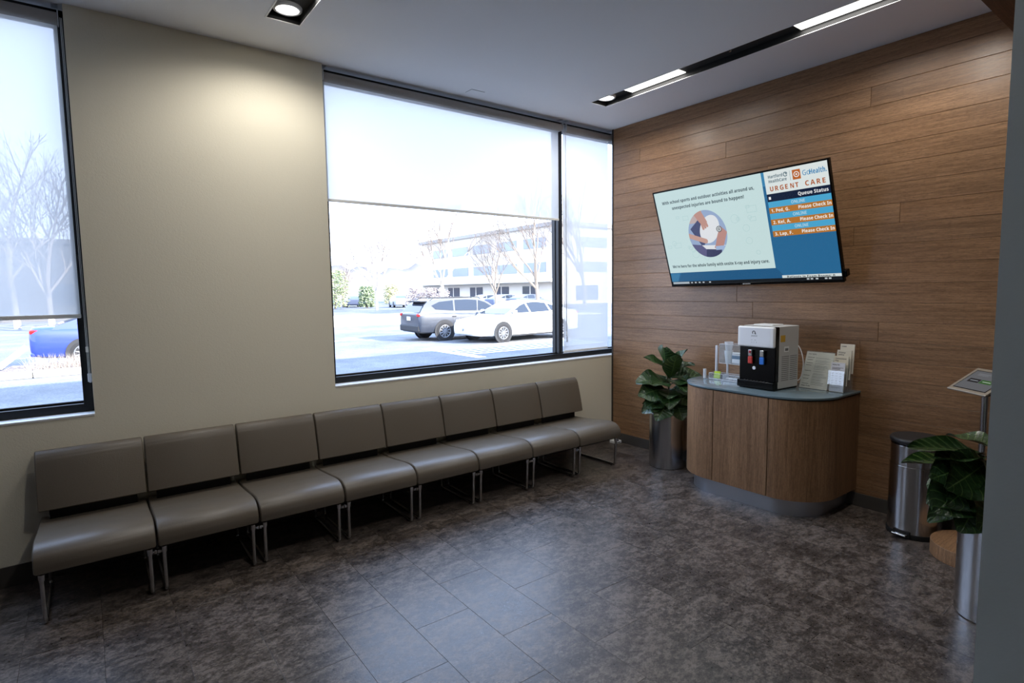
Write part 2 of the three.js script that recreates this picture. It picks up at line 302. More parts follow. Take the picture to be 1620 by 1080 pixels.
// ---------- ceiling light slots ----------
const lampGlow = M({ color: 0xffffff, emissive: new THREE.Color(1, 0.97, 0.92), emissiveIntensity: 2.6, roughness: 0.5 });
const panelGlow = M({ color: 0xffffff, emissive: new THREE.Color(1, 0.98, 0.94), emissiveIntensity: 1.7, roughness: 0.5 });
function lightSlot([a, b], label) {
  const cx = (a + b) / 2, w = b - a, L = SZ1 - SZ0, t = thing('linear_ceiling_light', label, 'light', [cx, H, (SZ0 + SZ1) / 2], 'linear ceiling lights'), d = 0.04;
  const top = d + 0.004;
  part('housing', [bx(-w / 2 + 0.001, -w / 2 + 0.004, 0, top + 0.01, -L / 2 + 0.001, L / 2 - 0.001), bx(w / 2 - 0.004, w / 2 - 0.001, 0, top + 0.01, -L / 2 + 0.001, L / 2 - 0.001), bx(-w / 2, w / 2, 0, top + 0.01, -L / 2 + 0.001, -L / 2 + 0.004), bx(-w / 2, w / 2, 0, top + 0.01, L / 2 - 0.004, L / 2 - 0.001), bx(-w / 2, w / 2, top, top + 0.01, -L / 2, L / 2)], mat.blackMatte, t);
  const e = 0.005;
  part('trim', [bx(-w / 2 - e, -w / 2 + 0.004, -0.0025, 0.0004, -L / 2 - e, L / 2 + e), bx(w / 2 - 0.004, w / 2 + e, -0.0025, 0.0004, -L / 2 - e, L / 2 + e), bx(-w / 2, w / 2, -0.0025, 0.0004, -L / 2 - e, -L / 2 + 0.004), bx(-w / 2, w / 2, -0.0025, 0.0004, L / 2 - 0.004, L / 2 + e)], mat.trimWhite, t);
  const zc = (SZ0 + SZ1) / 2;
  for (const z of [0.59, 2.952]) {
    const r = part('lamp_ring', (() => { const g = new THREE.LatheGeometry([[0.066, 0.026], [0.07, 0.024], [0.082, 0.03], [0.084, 0.043]].map((p) => new THREE.Vector2(...p)), 40); g.translate(0, 0, z - zc); return g; })(), mat.trimWhite, t);
    part('lamp_lens', (() => { const g = new THREE.SphereGeometry(0.068, 32, 8, 0, Math.PI * 2, Math.PI / 2, Math.PI / 2); g.scale(1, 0.16, 1); g.translate(0, 0.034, z - zc); return g; })(), lampGlow, r);
    const s = new THREE.SpotLight(new THREE.Color(1, 0.96, 0.89), LAMP, 0, 1.42, 0.4, 2); s.position.set(0, 0.012, z - zc); s.target.position.set(0, -2, z - zc); s.castShadow = true; s.shadow.radius = 3; t.add(s, s.target);
  }
  for (const [z0, z1] of [[0.802, 1.347], [2.247, 2.79]]) {
    part('light_diffuser', rbx(-w / 2 + 0.004, w / 2 - 0.004, d - 0.003, d + 0.003, z0 - zc, z1 - zc, 0.001), panelGlow, t);
    const l = new THREE.RectAreaLight(new THREE.Color(1, 0.97, 0.92), PANEL, w - 0.02, z1 - z0 - 0.01); l.position.set(0, d - 0.012, (z0 + z1) / 2 - zc); l.rotation.x = -Math.PI / 2; t.add(l);
  }
  part('sensor', [cyl(0.008, 0.011, 0.014, 0, d - 0.012, 1.79 - zc, 12)], mat.chrome, t);
}
lightSlot(SLOTS[0], 'recessed black light slot near the left blind, one round lamp in view');
lightSlot(SLOTS[1], 'long recessed black light slot with bright bars along the wood wall');
{
  const t = thing('ceiling_plate', 'small square cover plate on the ceiling above the wide blind', 'plate', [-1.79, H, 0.125]);
  part('plate', rb(0.13, 0.004, 0.1, 0.0015, 1, 0, -0.0022, 0), mat.ceiling, t); part('plate_gap', [bx(-0.066, 0.066, -0.0012, -0.0002, -0.051, 0.051)], mat.joint, t);
}

// ---------- row of chairs ----------
const seatOutline = (() => { // (z, y)
  const p = [[0.02, 0.37], [0.2, 0.378], [0.36, 0.392], [0.48, 0.405], [0.555, 0.408], [0.61, 0.396], [0.648, 0.366], [0.662, 0.33], [0.663, 0.3]];
  return [...spline(p, 30), [0.66, 0.283], [0.645, 0.276], [0.4, 0.272], [0.04, 0.27], [0.022, 0.276], [0.015, 0.29]];
})();
const backOutline = (() => {
  const f = spline([[0.158, 0.448], [0.146, 0.51], [0.122, 0.61], [0.1, 0.69], [0.086, 0.728], [0.066, 0.755], [0.04, 0.765], [0.02, 0.752], [0.022, 0.72]], 26);
  return [...f, [0.05, 0.6], [0.088, 0.452], [0.096, 0.443], [0.15, 0.441]];
})();
const CW = 0.5212, seatGeo = extrudeX(seatOutline, CW - 0.009, 0.012, 0.6), backGeo = extrudeX(backOutline, CW - 0.009, 0.01, 0.6);
const ordinals = ['taupe armless chair at the left end of the row, below the left window', 'second taupe armless chair from the left end of the row', 'third taupe armless chair from the left end of the row', 'fourth taupe armless chair from the left, below the beginning of the big window', 'fifth taupe armless chair from the left end of the row', 'sixth taupe armless chair from the left, third from the right end', 'seventh taupe armless chair, next to the last one on the right', 'taupe armless chair at the right end of the row, nearest the wood wall'];
{
  const proto = new THREE.Group(), hx = CW / 2;
  part('seat', seatGeo, mat.hide, proto); part('backrest', backGeo, mat.hide, proto);
  part('back_support', [rbx(-hx + 0.05, hx - 0.05, 0.3, 0.5, 0.075, 0.088, 0.003), rbx(-hx + 0.05, hx - 0.05, 0.258, 0.271, 0.03, 0.58, 0.003)], mat.blackMetal, proto);
  for (const s of [-1, 1]) {
    const x = s * (hx - 0.033), l = part('leg_frame', bent([[x, 0.262, 0.12], [x, 0.012, 0.12], [x, 0.012, 0.612], [x, 0.262, 0.625], [x, 0.262, 0.1]], 0.0105, 0.022), mat.chrome, proto);
    for (const z of [0.57, 0.17]) part('glide', cyl(0.012, 0.012, 0.012, x, 0, z, 10), mat.blackMatte, l);
    part('leg_socket', [cyl(0.015, 0.015, 0.03, x, 0.236, 0.6235, 14)], mat.chrome, l);
  }
  const A = Math.PI * 0.5 / 180;
  for (let i = 0; i < 8; i++) {
    const o = i ? proto.clone() : proto; o.name = numbered('armless_chair'); scene.add(o);
    const x = -4.792 + CW * (i + 0.5); o.position.set(x, 0, 0.008 + (i + 0.5) * 0.0045); o.rotation.y = -A;
    o.userData = { label: ordinals[i], category: 'chair', group: 'row of linked taupe chairs' };
    for (const e of [-1, 1]) if (e < 0 ? i > 0 : i < 7) part('connector', [rod([e * (hx - 0.033), 0.243, 0.6235], [e * (hx - 0.0012), 0.243, 0.6235], 0.008), rb(0.014, 0.02, 0.02, 0.003, 2, e * (hx - 0.0082), 0.243, 0.6235)], mat.chrome, o);
  }
}

// ---------- television ----------
{
  const a = -0.0344, tl = 0.3218, ro = 0.008, w = 1.53, h = 0.88;
  const n2 = V(-Math.cos(a), 0, Math.sin(a)), r2 = V(Math.sin(a), 0, Math.cos(a)), u0 = V(0, 1, 0);
  const n = n2.clone().multiplyScalar(Math.cos(tl)).addScaledVector(u0, -Math.sin(tl)), u3 = u0.clone().multiplyScalar(Math.cos(tl)).addScaledVector(n2, Math.sin(tl));
  const r = r2.clone().multiplyScalar(Math.cos(ro)).addScaledVector(u3, Math.sin(ro)), u = u3.clone().multiplyScalar(Math.cos(ro)).addScaledVector(r2, -Math.sin(ro));
  const t = thing('television', 'large black wall television tilted down, showing a clinic notice', 'television', [-0.272, 2.0745, 1.615]);
  t.quaternion.setFromRotationMatrix(new THREE.Matrix4().makeBasis(r, u, n)); // local x right, y up, z towards viewer
  const b = 0.012;
  part('casing', [rb(w, h, 0.03, 0.006, 2, 0, 0, -0.016), rb(w * 0.6, h * 0.55, 0.035, 0.012, 2, 0, -h * 0.15, -0.045)], mat.black, t);
  part('bezel', [rbx(-w / 2, w / 2, h / 2 - b, h / 2, -0.004, 0.004, 0.0015), rbx(-w / 2, w / 2, -h / 2, -h / 2 + 0.02, -0.004, 0.004, 0.0015), rbx(-w / 2, -w / 2 + b, -h / 2, h / 2, -0.004, 0.004, 0.0015), rbx(w / 2 - b, w / 2, -h / 2, h / 2, -0.004, 0.004, 0.0015)], mat.black, t);
  part('brand_bar', rb(0.07, 0.007, 0.002, 0.0008, 1, 0, -h / 2 + 0.01, 0.0045), mat.alu, t);
  const img = canvasTex(1600, 910, drawScreen);
  const sm = M({ color: 0x080808, roughness: 0.25, emissive: 0xffffff, emissiveMap: img, emissiveIntensity: 0.47 });
  const sw = w - 2 * b, shh = h - b - 0.02, g = sheet(sw, shh); g.translate(0, (0.02 - b) / 2, 0.0008); part('screen', g, sm, t);
  const l = new THREE.RectAreaLight(new THREE.Color(0.75, 0.88, 0.95), 0.1, sw, shh); l.position.set(0, 0, 0.006); l.rotation.y = Math.PI; t.add(l);
  // wall bracket, reaching back to the planks
  const inv = t.matrix.compose(t.position, t.quaternion, t.scale).clone().invert(), L = (x, y, z) => { const q = V(x, y, z).applyMatrix4(inv); return [q.x, q.y, q.z]; };
  part('wall_bracket', [rod(L(-0.004, 2.0, 1.4), L(-0.22, 2.0, 1.4), 0.014), rod(L(-0.004, 2.0, 1.8), L(-0.22, 2.0, 1.8), 0.014), rod(L(-0.012, 2.0, 1.25), L(-0.012, 2.0, 1.95), 0.012), rod(L(-0.012, 1.85, 1.4), L(-0.012, 2.15, 1.4), 0.01), rod(L(-0.012, 1.85, 1.8), L(-0.012, 2.15, 1.8), 0.01)], mat.blackMetal, t);
  part('speaker_box', rb(0.03, 0.05, 0.05, 0.006, 2, w / 2 + 0.004, -h / 2 + 0.06, -0.03), mat.black, t);
}
function drawScreen(g, W, HH) {
  g.fillStyle = '#2a6d9c'; g.fillRect(0, 0, W, HH);
  g.fillStyle = '#3b80ab'; g.beginPath(); g.moveTo(0, 800); g.lineTo(110, 800); g.lineTo(60, HH); g.lineTo(0, HH); g.fill();
  g.fillStyle = '#245f8c'; g.beginPath(); g.moveTo(60, HH); g.lineTo(130, 790); g.lineTo(1090, 790); g.lineTo(1190, HH); g.fill();
  const pw = 1086, ph = 792; g.fillStyle = '#d3ecec'; g.fillRect(0, 0, pw, ph);
  g.strokeStyle = 'rgba(170,205,208,0.55)'; g.lineWidth = 3; // faint doodles
  let k = 5; const q = () => { k = (Math.imul(k, 1664525) + 1013904223) >>> 0; return k / 4294967296; };
  for (let i = 0; i < 26; i++) { const x = 40 + q() * 1000, y = 210 + q() * 460, s = 14 + q() * 40; g.beginPath(); if (i % 3) g.arc(x, y, s, 0, 6.3); else g.rect(x, y, s * 1.6, s); g.stroke(); if (i % 4 === 0) { g.beginPath(); g.arc(x, y, s * 0.5, 0, 6.3); g.stroke(); } }
  g.fillStyle = '#1b2b33'; g.textAlign = 'center'; g.font = 'bold 40px sans-serif';
  g.fillText('With school sports and outdoor activities all around us,', pw / 2, 118, 940); g.fillText('unexpected injuries are bound to happen!', pw / 2, 176, 740);
  g.fillText("We're here for the whole family with onsite X-ray and injury care.", pw / 2, 742, 1000);
  // round picture: hands wrapping a bandage round a knee
  g.save(); g.beginPath(); g.ellipse(500, 440, 198, 218, 0, 0, 6.3); g.clip();
  g.fillStyle = '#9fb4d6'; g.fillRect(280, 200, 460, 480); g.fillStyle = '#c9b7b4'; g.fillRect(300, 210, 180, 120);
  g.fillStyle = '#4c5277'; g.beginPath(); g.moveTo(330, 380); g.lineTo(470, 270); g.lineTo(560, 420); g.lineTo(430, 560); g.fill();
  g.fillStyle = '#62618a'; g.beginPath(); g.moveTo(290, 520); g.lineTo(560, 560); g.lineTo(640, 680); g.lineTo(300, 680); g.fill();
  g.fillStyle = '#3e4266'; g.beginPath(); g.moveTo(470, 560); g.lineTo(620, 590); g.lineTo(600, 680); g.lineTo(440, 680); g.fill();
  g.fillStyle = '#eef1f5'; g.beginPath(); g.ellipse(530, 400, 95, 135, 0.5, 0, 6.3); g.fill(); g.beginPath(); g.moveTo(420, 540); g.lineTo(700, 560); g.lineTo(690, 600); g.lineTo(460, 580); g.fill();
  g.fillStyle = '#c99a8c'; g.beginPath(); g.moveTo(390, 250); g.lineTo(470, 215); g.lineTo(520, 330); g.lineTo(490, 380); g.lineTo(440, 330); g.fill();
  g.strokeStyle = '#c99a8c'; g.lineWidth = 22; g.lineCap = 'round'; for (const d of [0, 22, 44]) { g.beginPath(); g.moveTo(450 + d, 300); g.lineTo(470 + d, 390 - d * 0.5); g.stroke(); }
  g.strokeStyle = '#cfa597'; g.lineWidth = 44; g.beginPath(); g.moveTo(300, 440); g.lineTo(470, 505); g.stroke();
  g.fillStyle = '#c4938a'; g.beginPath(); g.moveTo(640, 380); g.lineTo(700, 440); g.lineTo(640, 570); g.lineTo(560, 560); g.lineTo(590, 480); g.fill();
  g.lineWidth = 20; g.strokeStyle = '#c4938a'; for (const d of [0, 22, 44]) { g.beginPath(); g.moveTo(600 + d, 520); g.lineTo(560 + d, 570); g.stroke(); }
  g.fillStyle = '#a9c0e4'; g.fillRect(560, 560, 160, 36); g.restore();
  g.fillStyle = '#f2f4f4'; g.beginPath(); g.arc(626, 408, 26, 0, 6.3); g.fill(); g.strokeStyle = '#22313a'; g.lineWidth = 6; g.beginPath(); g.arc(626, 408, 24, 0, 6.3); g.stroke(); g.beginPath(); g.arc(626, 408, 10, 0, 6.3); g.stroke();
  // right column
  g.fillStyle = '#3d8ab8'; g.fillRect(pw, 0, 50, 110); g.fillStyle = '#eaf3f2'; g.fillRect(1110, 0, W - 1110, 178);
  g.textAlign = 'left'; g.fillStyle = '#56707c'; g.font = 'bold 34px sans-serif'; g.fillText('Hartford', 1140, 56, 120); g.fillText('HealthCare', 1140, 92, 150);
  g.strokeStyle = '#56707c'; g.lineWidth = 6; g.beginPath(); g.arc(1282, 44, 15, 0.5, 5.4); g.stroke(); g.beginPath(); g.arc(1290, 38, 6, 0, 6.3); g.stroke();
  g.lineWidth = 2; g.beginPath(); g.moveTo(1318, 24); g.lineTo(1318, 100); g.stroke();
  g.fillStyle = '#c4692c'; g.fillRect(1336, 24, 62, 74); g.strokeStyle = '#fff'; g.lineWidth = 6; g.beginPath(); g.arc(1367, 60, 19, 0, 6.3); g.stroke(); g.fillStyle = '#fff'; g.beginPath(); g.arc(1367, 60, 7, 0, 6.3); g.fill();
  g.fillStyle = '#2b84bd'; g.font = '52px sans-serif'; g.fillText('Go', 1410, 78, 60); g.font = 'bold 52px sans-serif'; g.fillText('Health.', 1462, 78, 130);
  g.fillStyle = '#b5561f'; g.font = 'bold 52px sans-serif'; [...'URGENT'].forEach((c, i) => g.fillText(c, 1140 + i * 41, 158, 36)); [...'CARE'].forEach((c, i) => g.fillText(c, 1420 + i * 42, 158, 36));
  g.fillStyle = '#101f3c'; g.fillRect(1110, 178, W - 1110, 62); g.fillStyle = '#fff'; g.fillRect(1122, 200, 18, 22); g.font = 'bold 38px sans-serif'; g.textAlign = 'right'; g.fillText('Queue Status', W - 14, 222, 230);
  const nm = ['1. Ped, G.', '2. Kel, A.', '3. Lap, F.'];
  for (let i = 0; i < 3; i++) {
    const y = 240 + i * 96; g.fillStyle = '#4fb0dd'; g.fillRect(1110, y, W - 1110, 48); g.fillStyle = '#c07b32'; g.fillRect(1110, y + 48, W - 1110, 48);
    g.fillStyle = '#e4f3fa'; g.textAlign = 'center'; g.font = '32px sans-serif'; g.fillText('ONLINE', 1350, y + 36, 110);
    g.fillStyle = '#fff'; g.textAlign = 'left'; g.font = 'bold 36px sans-serif'; g.fillText(nm[i], 1126, y + 86, 150); g.textAlign = 'right'; g.fillText('Please Check In', W - 6, y + 84, 250);
  }
  g.fillStyle = '#dfe9ea'; g.fillRect(1130, 858, W - 1130, 24); g.fillStyle = '#222'; g.font = 'bold 30px sans-serif'; g.textAlign = 'left'; g.save(); g.beginPath(); g.rect(1130, 858, W, 22); g.clip(); g.fillText('Patients in Exam Rooms: 0', 1170, 886, 400); g.restore();
  g.fillStyle = '#141a20'; g.fillRect(0, 882, W, 28); g.fillStyle = '#b9c4cb'; g.fillRect(10, 886, 190, 20); for (const x of [220, 262, 306, 350, 420, 1330, 1360, 1400, 1470, 1500]) { g.fillStyle = '#cfd6da'; g.fillRect(x, 890, 20, 12); }
}

// ---------- curved counter ----------
const CT = 0.868;                      // counter top height
{
  const z0 = 1.28, z1 = 2.455, xf = -0.665, R = 0.335;
  // outline of the plan, from the wall on the left round to the wall on the right: [x, z]
  const plan = (inset, n = 16) => {
    const r = R - inset, o = [], f = xf + inset, a = z0 + inset, b = z1 - inset; o.push([-0.003, a]);
    for (let i = 0; i <= n; i++) { const t = (i / n) * Math.PI / 2; o.push([f + r - Math.sin(t) * r, a + r - Math.cos(t) * r]); }
    for (let i = 0; i <= n; i++) { const t = (i / n) * Math.PI / 2; o.push([f + r - Math.cos(t) * r, b - r + Math.sin(t) * r]); }
    o.push([-0.003, b]); return o;
  };
  const slabOf = (inset, y0, y1, bevel = 0.002) => {
    const s = new THREE.Shape(plan(inset, 20).map(([x, z]) => new THREE.Vector2(x, -z)));
    const g = new THREE.ExtrudeGeometry(s, { depth: y1 - y0 - 2 * bevel, bevelEnabled: bevel > 0, bevelThickness: bevel, bevelSize: bevel, bevelOffset: -bevel, bevelSegments: 2 });
    g.rotateX(-Math.PI / 2); g.translate(0, y0 + bevel, 0); return toCreasedNormals(g, 0.5);
  };
  const origin = [-0.33, 0, 1.87];
  const t = thing('curved_counter', 'curved wood counter with glass top against the plank wall', 'counter', origin), put = (g) => g.translate(-origin[0], 0, -origin[2]);
  // curved skins: strip of the plan between two arc positions
  const skin = (pts, y0, y1, th) => {
    const pos = [], uv = [], nor = []; let s = 0; const N = pts.length, nrm = pts.map((p, i) => { const a = pts[Math.max(0, i - 1)], b = pts[Math.min(N - 1, i + 1)], dx = b[0] - a[0], dz = b[1] - a[1], l = Math.hypot(dx, dz); return [-dz / l, dx / l]; });
    const quad = (A, B, C, D, na, nb, u0, u1, v0, v1) => { for (const [p, n2, u, v] of [[A, na, u0, v0], [B, nb, u1, v0], [C, nb, u1, v1], [A, na, u0, v0], [C, nb, u1, v1], [D, na, u0, v1]]) { pos.push(...p); nor.push(...n2); uv.push(v, u); } };
    for (let i = 0; i < N - 1; i++) {
      const a = pts[i], b = pts[i + 1], l = Math.hypot(b[0] - a[0], b[1] - a[1]), na = [nrm[i][0], 0, nrm[i][1]], nb = [nrm[i + 1][0], 0, nrm[i + 1][1]], ai = [a[0] - na[0] * th, a[1] - na[2] * th], bi = [b[0] - nb[0] * th, b[1] - nb[2] * th];
      quad([a[0], y0, a[1]], [b[0], y0, b[1]], [b[0], y1, b[1]], [a[0], y1, a[1]], na, nb, s, s + l, y0, y1);
      quad([ai[0], y0, ai[1]], [bi[0], y0, bi[1]], [b[0], y0, b[1]], [a[0], y0, a[1]], [0, -1, 0], [0, -1, 0], s, s + l, y0, y0 + th);
      quad([a[0], y1, a[1]], [b[0], y1, b[1]], [bi[0], y1, bi[1]], [ai[0], y1, ai[1]], [0, 1, 0], [0, 1, 0], s, s + l, y1, y1 + th);
      s += l;
    }
    for (const [i, sg] of [[0, -1], [N - 1, 1]]) { const a = pts[i], n = nrm[i], b = [a[0] - n[0] * th, a[1] - n[1] * th], tn = [-n[1] * sg * -1, 0, n[0] * sg * -1]; quad([a[0], y0, a[1]], [b[0], y0, b[1]], [b[0], y1, b[1]], [a[0], y1, a[1]], tn, tn, 0, th, y0, y1); }
    const g = new THREE.BufferGeometry(); g.setAttribute('position', new THREE.Float32BufferAttribute(pos, 3)); g.setAttribute('normal', new THREE.Float32BufferAttribute(nor, 3)); g.setAttribute('uv', new THREE.Float32BufferAttribute(uv, 2)); return g;
  };
  part('carcass', put(slabOf(0.02, 0.14, 0.84)), mat.joint, t);
  part('toe_kick', put(slabOf(0.06, 0, 0.14, 0)), mat.toe, t);
  const P = plan(0, 24), s1 = 1.675, s2 = 2.118, left = [], right = []; let seen = 0;
  for (const p of P) { if (p[1] < s1 - 0.004) left.push(p); else if (p[1] > s2 + 0.004) right.push(p); }
  left.push([xf, s1 - 0.003]); right.unshift([xf, s2 + 0.003]);
  const skinPart = (name, pts, du) => part(name, put(shiftUV(skin(pts, 0.13, 0.843, 0.02), 0.3, du)), mat.woodCab, t);
  skinPart('side_panel', left, 0.1); skinPart('door', [[xf, s1 + 0.003], [xf, s2 - 0.003]], 0.9); skinPart('side_panel', right, 1.7);
  part('shadow_reveal', put(slabOf(0.012, 0.843, 0.852, 0)), mat.blackMetal, t);
  part('glass_top', put(slabOf(-0.006, 0.852, CT, 0.0022)), mat.counterGlass, t);
}

// ---------- water dispenser ----------
const printTex = {
  logo: canvasTex(512, 256, (g, w, h) => {
    g.fillStyle = '#e9ebee'; g.fillRect(0, 0, w, h); g.strokeStyle = '#16181c'; g.lineWidth = 13; g.beginPath(); g.arc(236, 66, 22, 2.2, 7.2); g.stroke(); g.beginPath(); g.moveTo(256, 70); g.lineTo(272, 92); g.stroke();
    g.fillStyle = '#2a2c31'; g.font = '36px sans-serif'; g.textAlign = 'center'; g.fillText('avalon', 246, 128, 110);
    g.font = '12px sans-serif'; g.fillText('HOT', 206, 184); g.fillText('COLD', 262, 186); for (const [x, r] of [[206, 3], [244, 3], [286, 4]]) { g.beginPath(); g.arc(x, 212, r, 0, 6.3); g.fill(); g.fillRect(x - 1, 220, 2, 10); }
  }),
  doc: canvasTex(420, 560, (g, w, h) => {
    g.fillStyle = '#e6decb'; g.fillRect(0, 0, w, h); g.fillStyle = '#2a2622'; g.font = 'bold 24px sans-serif'; g.fillText('Your rights', 26, 40);
    let k = 3; const q = () => { k = (Math.imul(k, 1664525) + 1013904223) >>> 0; return k / 4294967296; };
    let y = 82; const hd = [110, 90, 96, 84, 0, 100, 0, 92, 88, 0, 104]; hd.forEach((n) => { if (n) { g.fillStyle = '#4a443d'; g.fillRect(26, y, n, 7); } g.fillStyle = '#8d8678'; const m = 2 + Math.floor(q() * 3); for (let i = 0; i < m; i++) { g.fillRect(160, y + i * 11, 130 + q() * 100, 4); } y += Math.max(36, m * 11 + 6); });
    g.fillStyle = '#5b554c'; g.fillRect(26, h - 36, 60, 12); g.fillRect(98, h - 40, 14, 16); g.fillRect(122, h - 36, 40, 10);
  }),
};
function leaflet(head, lines, table, tint) {
  return canvasTex(240, 520, (g, w, h) => {
    g.fillStyle = tint; g.fillRect(0, 0, w, h); g.fillStyle = '#26242a'; g.font = 'bold 34px sans-serif'; head.forEach((s, i) => g.fillText(s, 20, 52 + i * 38, 200));
    let k = 9 + head.length; const q = () => { k = (Math.imul(k, 1664525) + 1013904223) >>> 0; return k / 4294967296; };
    g.fillStyle = '#82828c'; for (let i = 0; i < lines; i++) g.fillRect(20, 110 + i * 14, 120 + q() * 80, 5);
    if (table) { g.fillStyle = '#3a3a44'; g.fillRect(20, 88, 196, 7); g.fillRect(20, 104, 150, 6); for (let r = 0; r < 5; r++) for (let c = 0; c < 3; c++) { g.fillStyle = '#7c7c88'; g.fillRect(24 + c * 68, 190 + r * 44, 34, 6); g.fillRect(24 + c * 68, 202 + r * 44, 26, 4); } g.fillRect(24, 440, 150, 4); g.fillRect(24, 452, 120, 4); g.strokeStyle = '#555'; g.strokeRect(8, 8, w - 16, 60); }
  });
}
function rotY(deg) { return deg * Math.PI / 180; }
{
  // local frame: +z faces the room (-x in the world), +x is to the right when looking at it
  const t = thing('water_dispenser', 'black and white countertop water dispenser with red and blue levers', 'water dispenser', [-0.335, CT, 1.932], undefined, -Math.PI / 2 - 0.07);
  const w = 0.3, d = 0.3, h = 0.476;
  part('body', [rbx(-w / 2, w / 2, 0.012, h, -d / 2, d / 2 - 0.045, 0.006)], mat.greyPlastic, t);
  part('front_panel', [rbx(-w / 2, w / 2, 0.06, h - 0.002, d / 2 - 0.05, d / 2 - 0.004, 0.008)], mat.black, t);
  part('base', [rbx(-w / 2 + 0.004, w / 2 - 0.004, 0, 0.014, -d / 2 + 0.004, d / 2 - 0.004, 0.004)], mat.blackMatte, t);
  const tr = part('drip_tray', [rbx(-w / 2 - 0.003, w / 2, 0.006, 0.062, d / 2 - 0.04, d / 2 + 0.02, 0.006)], mat.black, t);
  for (let i = 0; i < 8; i++) part('tray_slat', rbx(-0.1 + i * 0.027, -0.09 + i * 0.027, 0.0615, 0.064, d / 2 - 0.004, d / 2 + 0.014, 0.0008, 1), mat.darkPlastic, tr);
  part('top_panel', [rb(w + 0.004, 0.155, 0.03, 0.013, 4, -0.003, h - 0.08, d / 2 + 0.006)], mat.white, t);
  const lg = sheet(0.25, 0.125); lg.translate(-0.006, h - 0.078, d / 2 + 0.0216); part('logo_print', lg, M({ map: printTex.logo, roughness: 0.35 }), t);
  const lever = (x, color, name, body) => {
    const l = part(name, [rb(0.034, 0.05, 0.03, 0.006, 2, x, 0.272, d / 2 + 0.004)], body, t);
    part('paddle', rb(0.036, 0.054, 0.014, 0.005, 2, x, 0.218, d / 2 + 0.012), M({ color, roughness: 0.3 }), l);
    return l;
  };
  const hot = lever(-0.046, srgb(206, 62, 52), 'hot_tap', mat.chrome); part('safety_button', rb(0.018, 0.022, 0.01, 0.004, 2, -0.046, 0.28, d / 2 + 0.018), M({ color: srgb(150, 20, 36), roughness: 0.3 }), hot);
  lever(0.05, srgb(52, 120, 208), 'cold_tap', mat.chrome);
  const sc = new THREE.CylinderGeometry(0.013, 0.013, 0.006, 24); sc.rotateX(Math.PI / 2); sc.translate(-0.022, 0.158, d / 2 - 0.002); part('badge', sc, mat.white, t);
  for (let c = 0; c < 2; c++) for (let r = 0; r < 13; r++) part('vent_slot', rbx(w / 2 - 0.001, w / 2 + 0.0006, 0.07 + r * 0.0148, 0.075 + r * 0.0148, -0.135 + c * 0.11, -0.04 + c * 0.11, 0.0005, 1), M({ color: srgb(112, 110, 106), roughness: 0.8 }), t);
  part('yellow_label', rbx(w / 2 - 0.0005, w / 2 + 0.0008, 0.36, 0.41, 0.03, 0.09, 0.0004, 1), M({ color: srgb(206, 160, 50), roughness: 0.6 }), t);
  part('rating_label', [rbx(w / 2 - 0.0005, w / 2 + 0.0008, 0.285, 0.325, -0.02, 0.04, 0.0004, 1)], mat.white, t);
  part('barcode', [rbx(w / 2 + 0.0005, w / 2 + 0.0012, 0.292, 0.312, -0.012, 0.03, 0.0002, 1)], M({ color: srgb(120, 118, 116), roughness: 0.8 }), t);
  part('lid', rb(0.16, 0.008, 0.14, 0.003, 2, -0.02, h + 0.004, -0.02), mat.white, t);
  part('water_tube', tube([[0.08, 0.05, -0.152], [0.16, 0.06, -0.15], [0.19, 0.16, -0.148], [0.182, 0.25, -0.147], [0.15, 0.32, -0.146], [0.12, 0.33, -0.15]], 0.0036, 40, 8), mat.white, t);
}

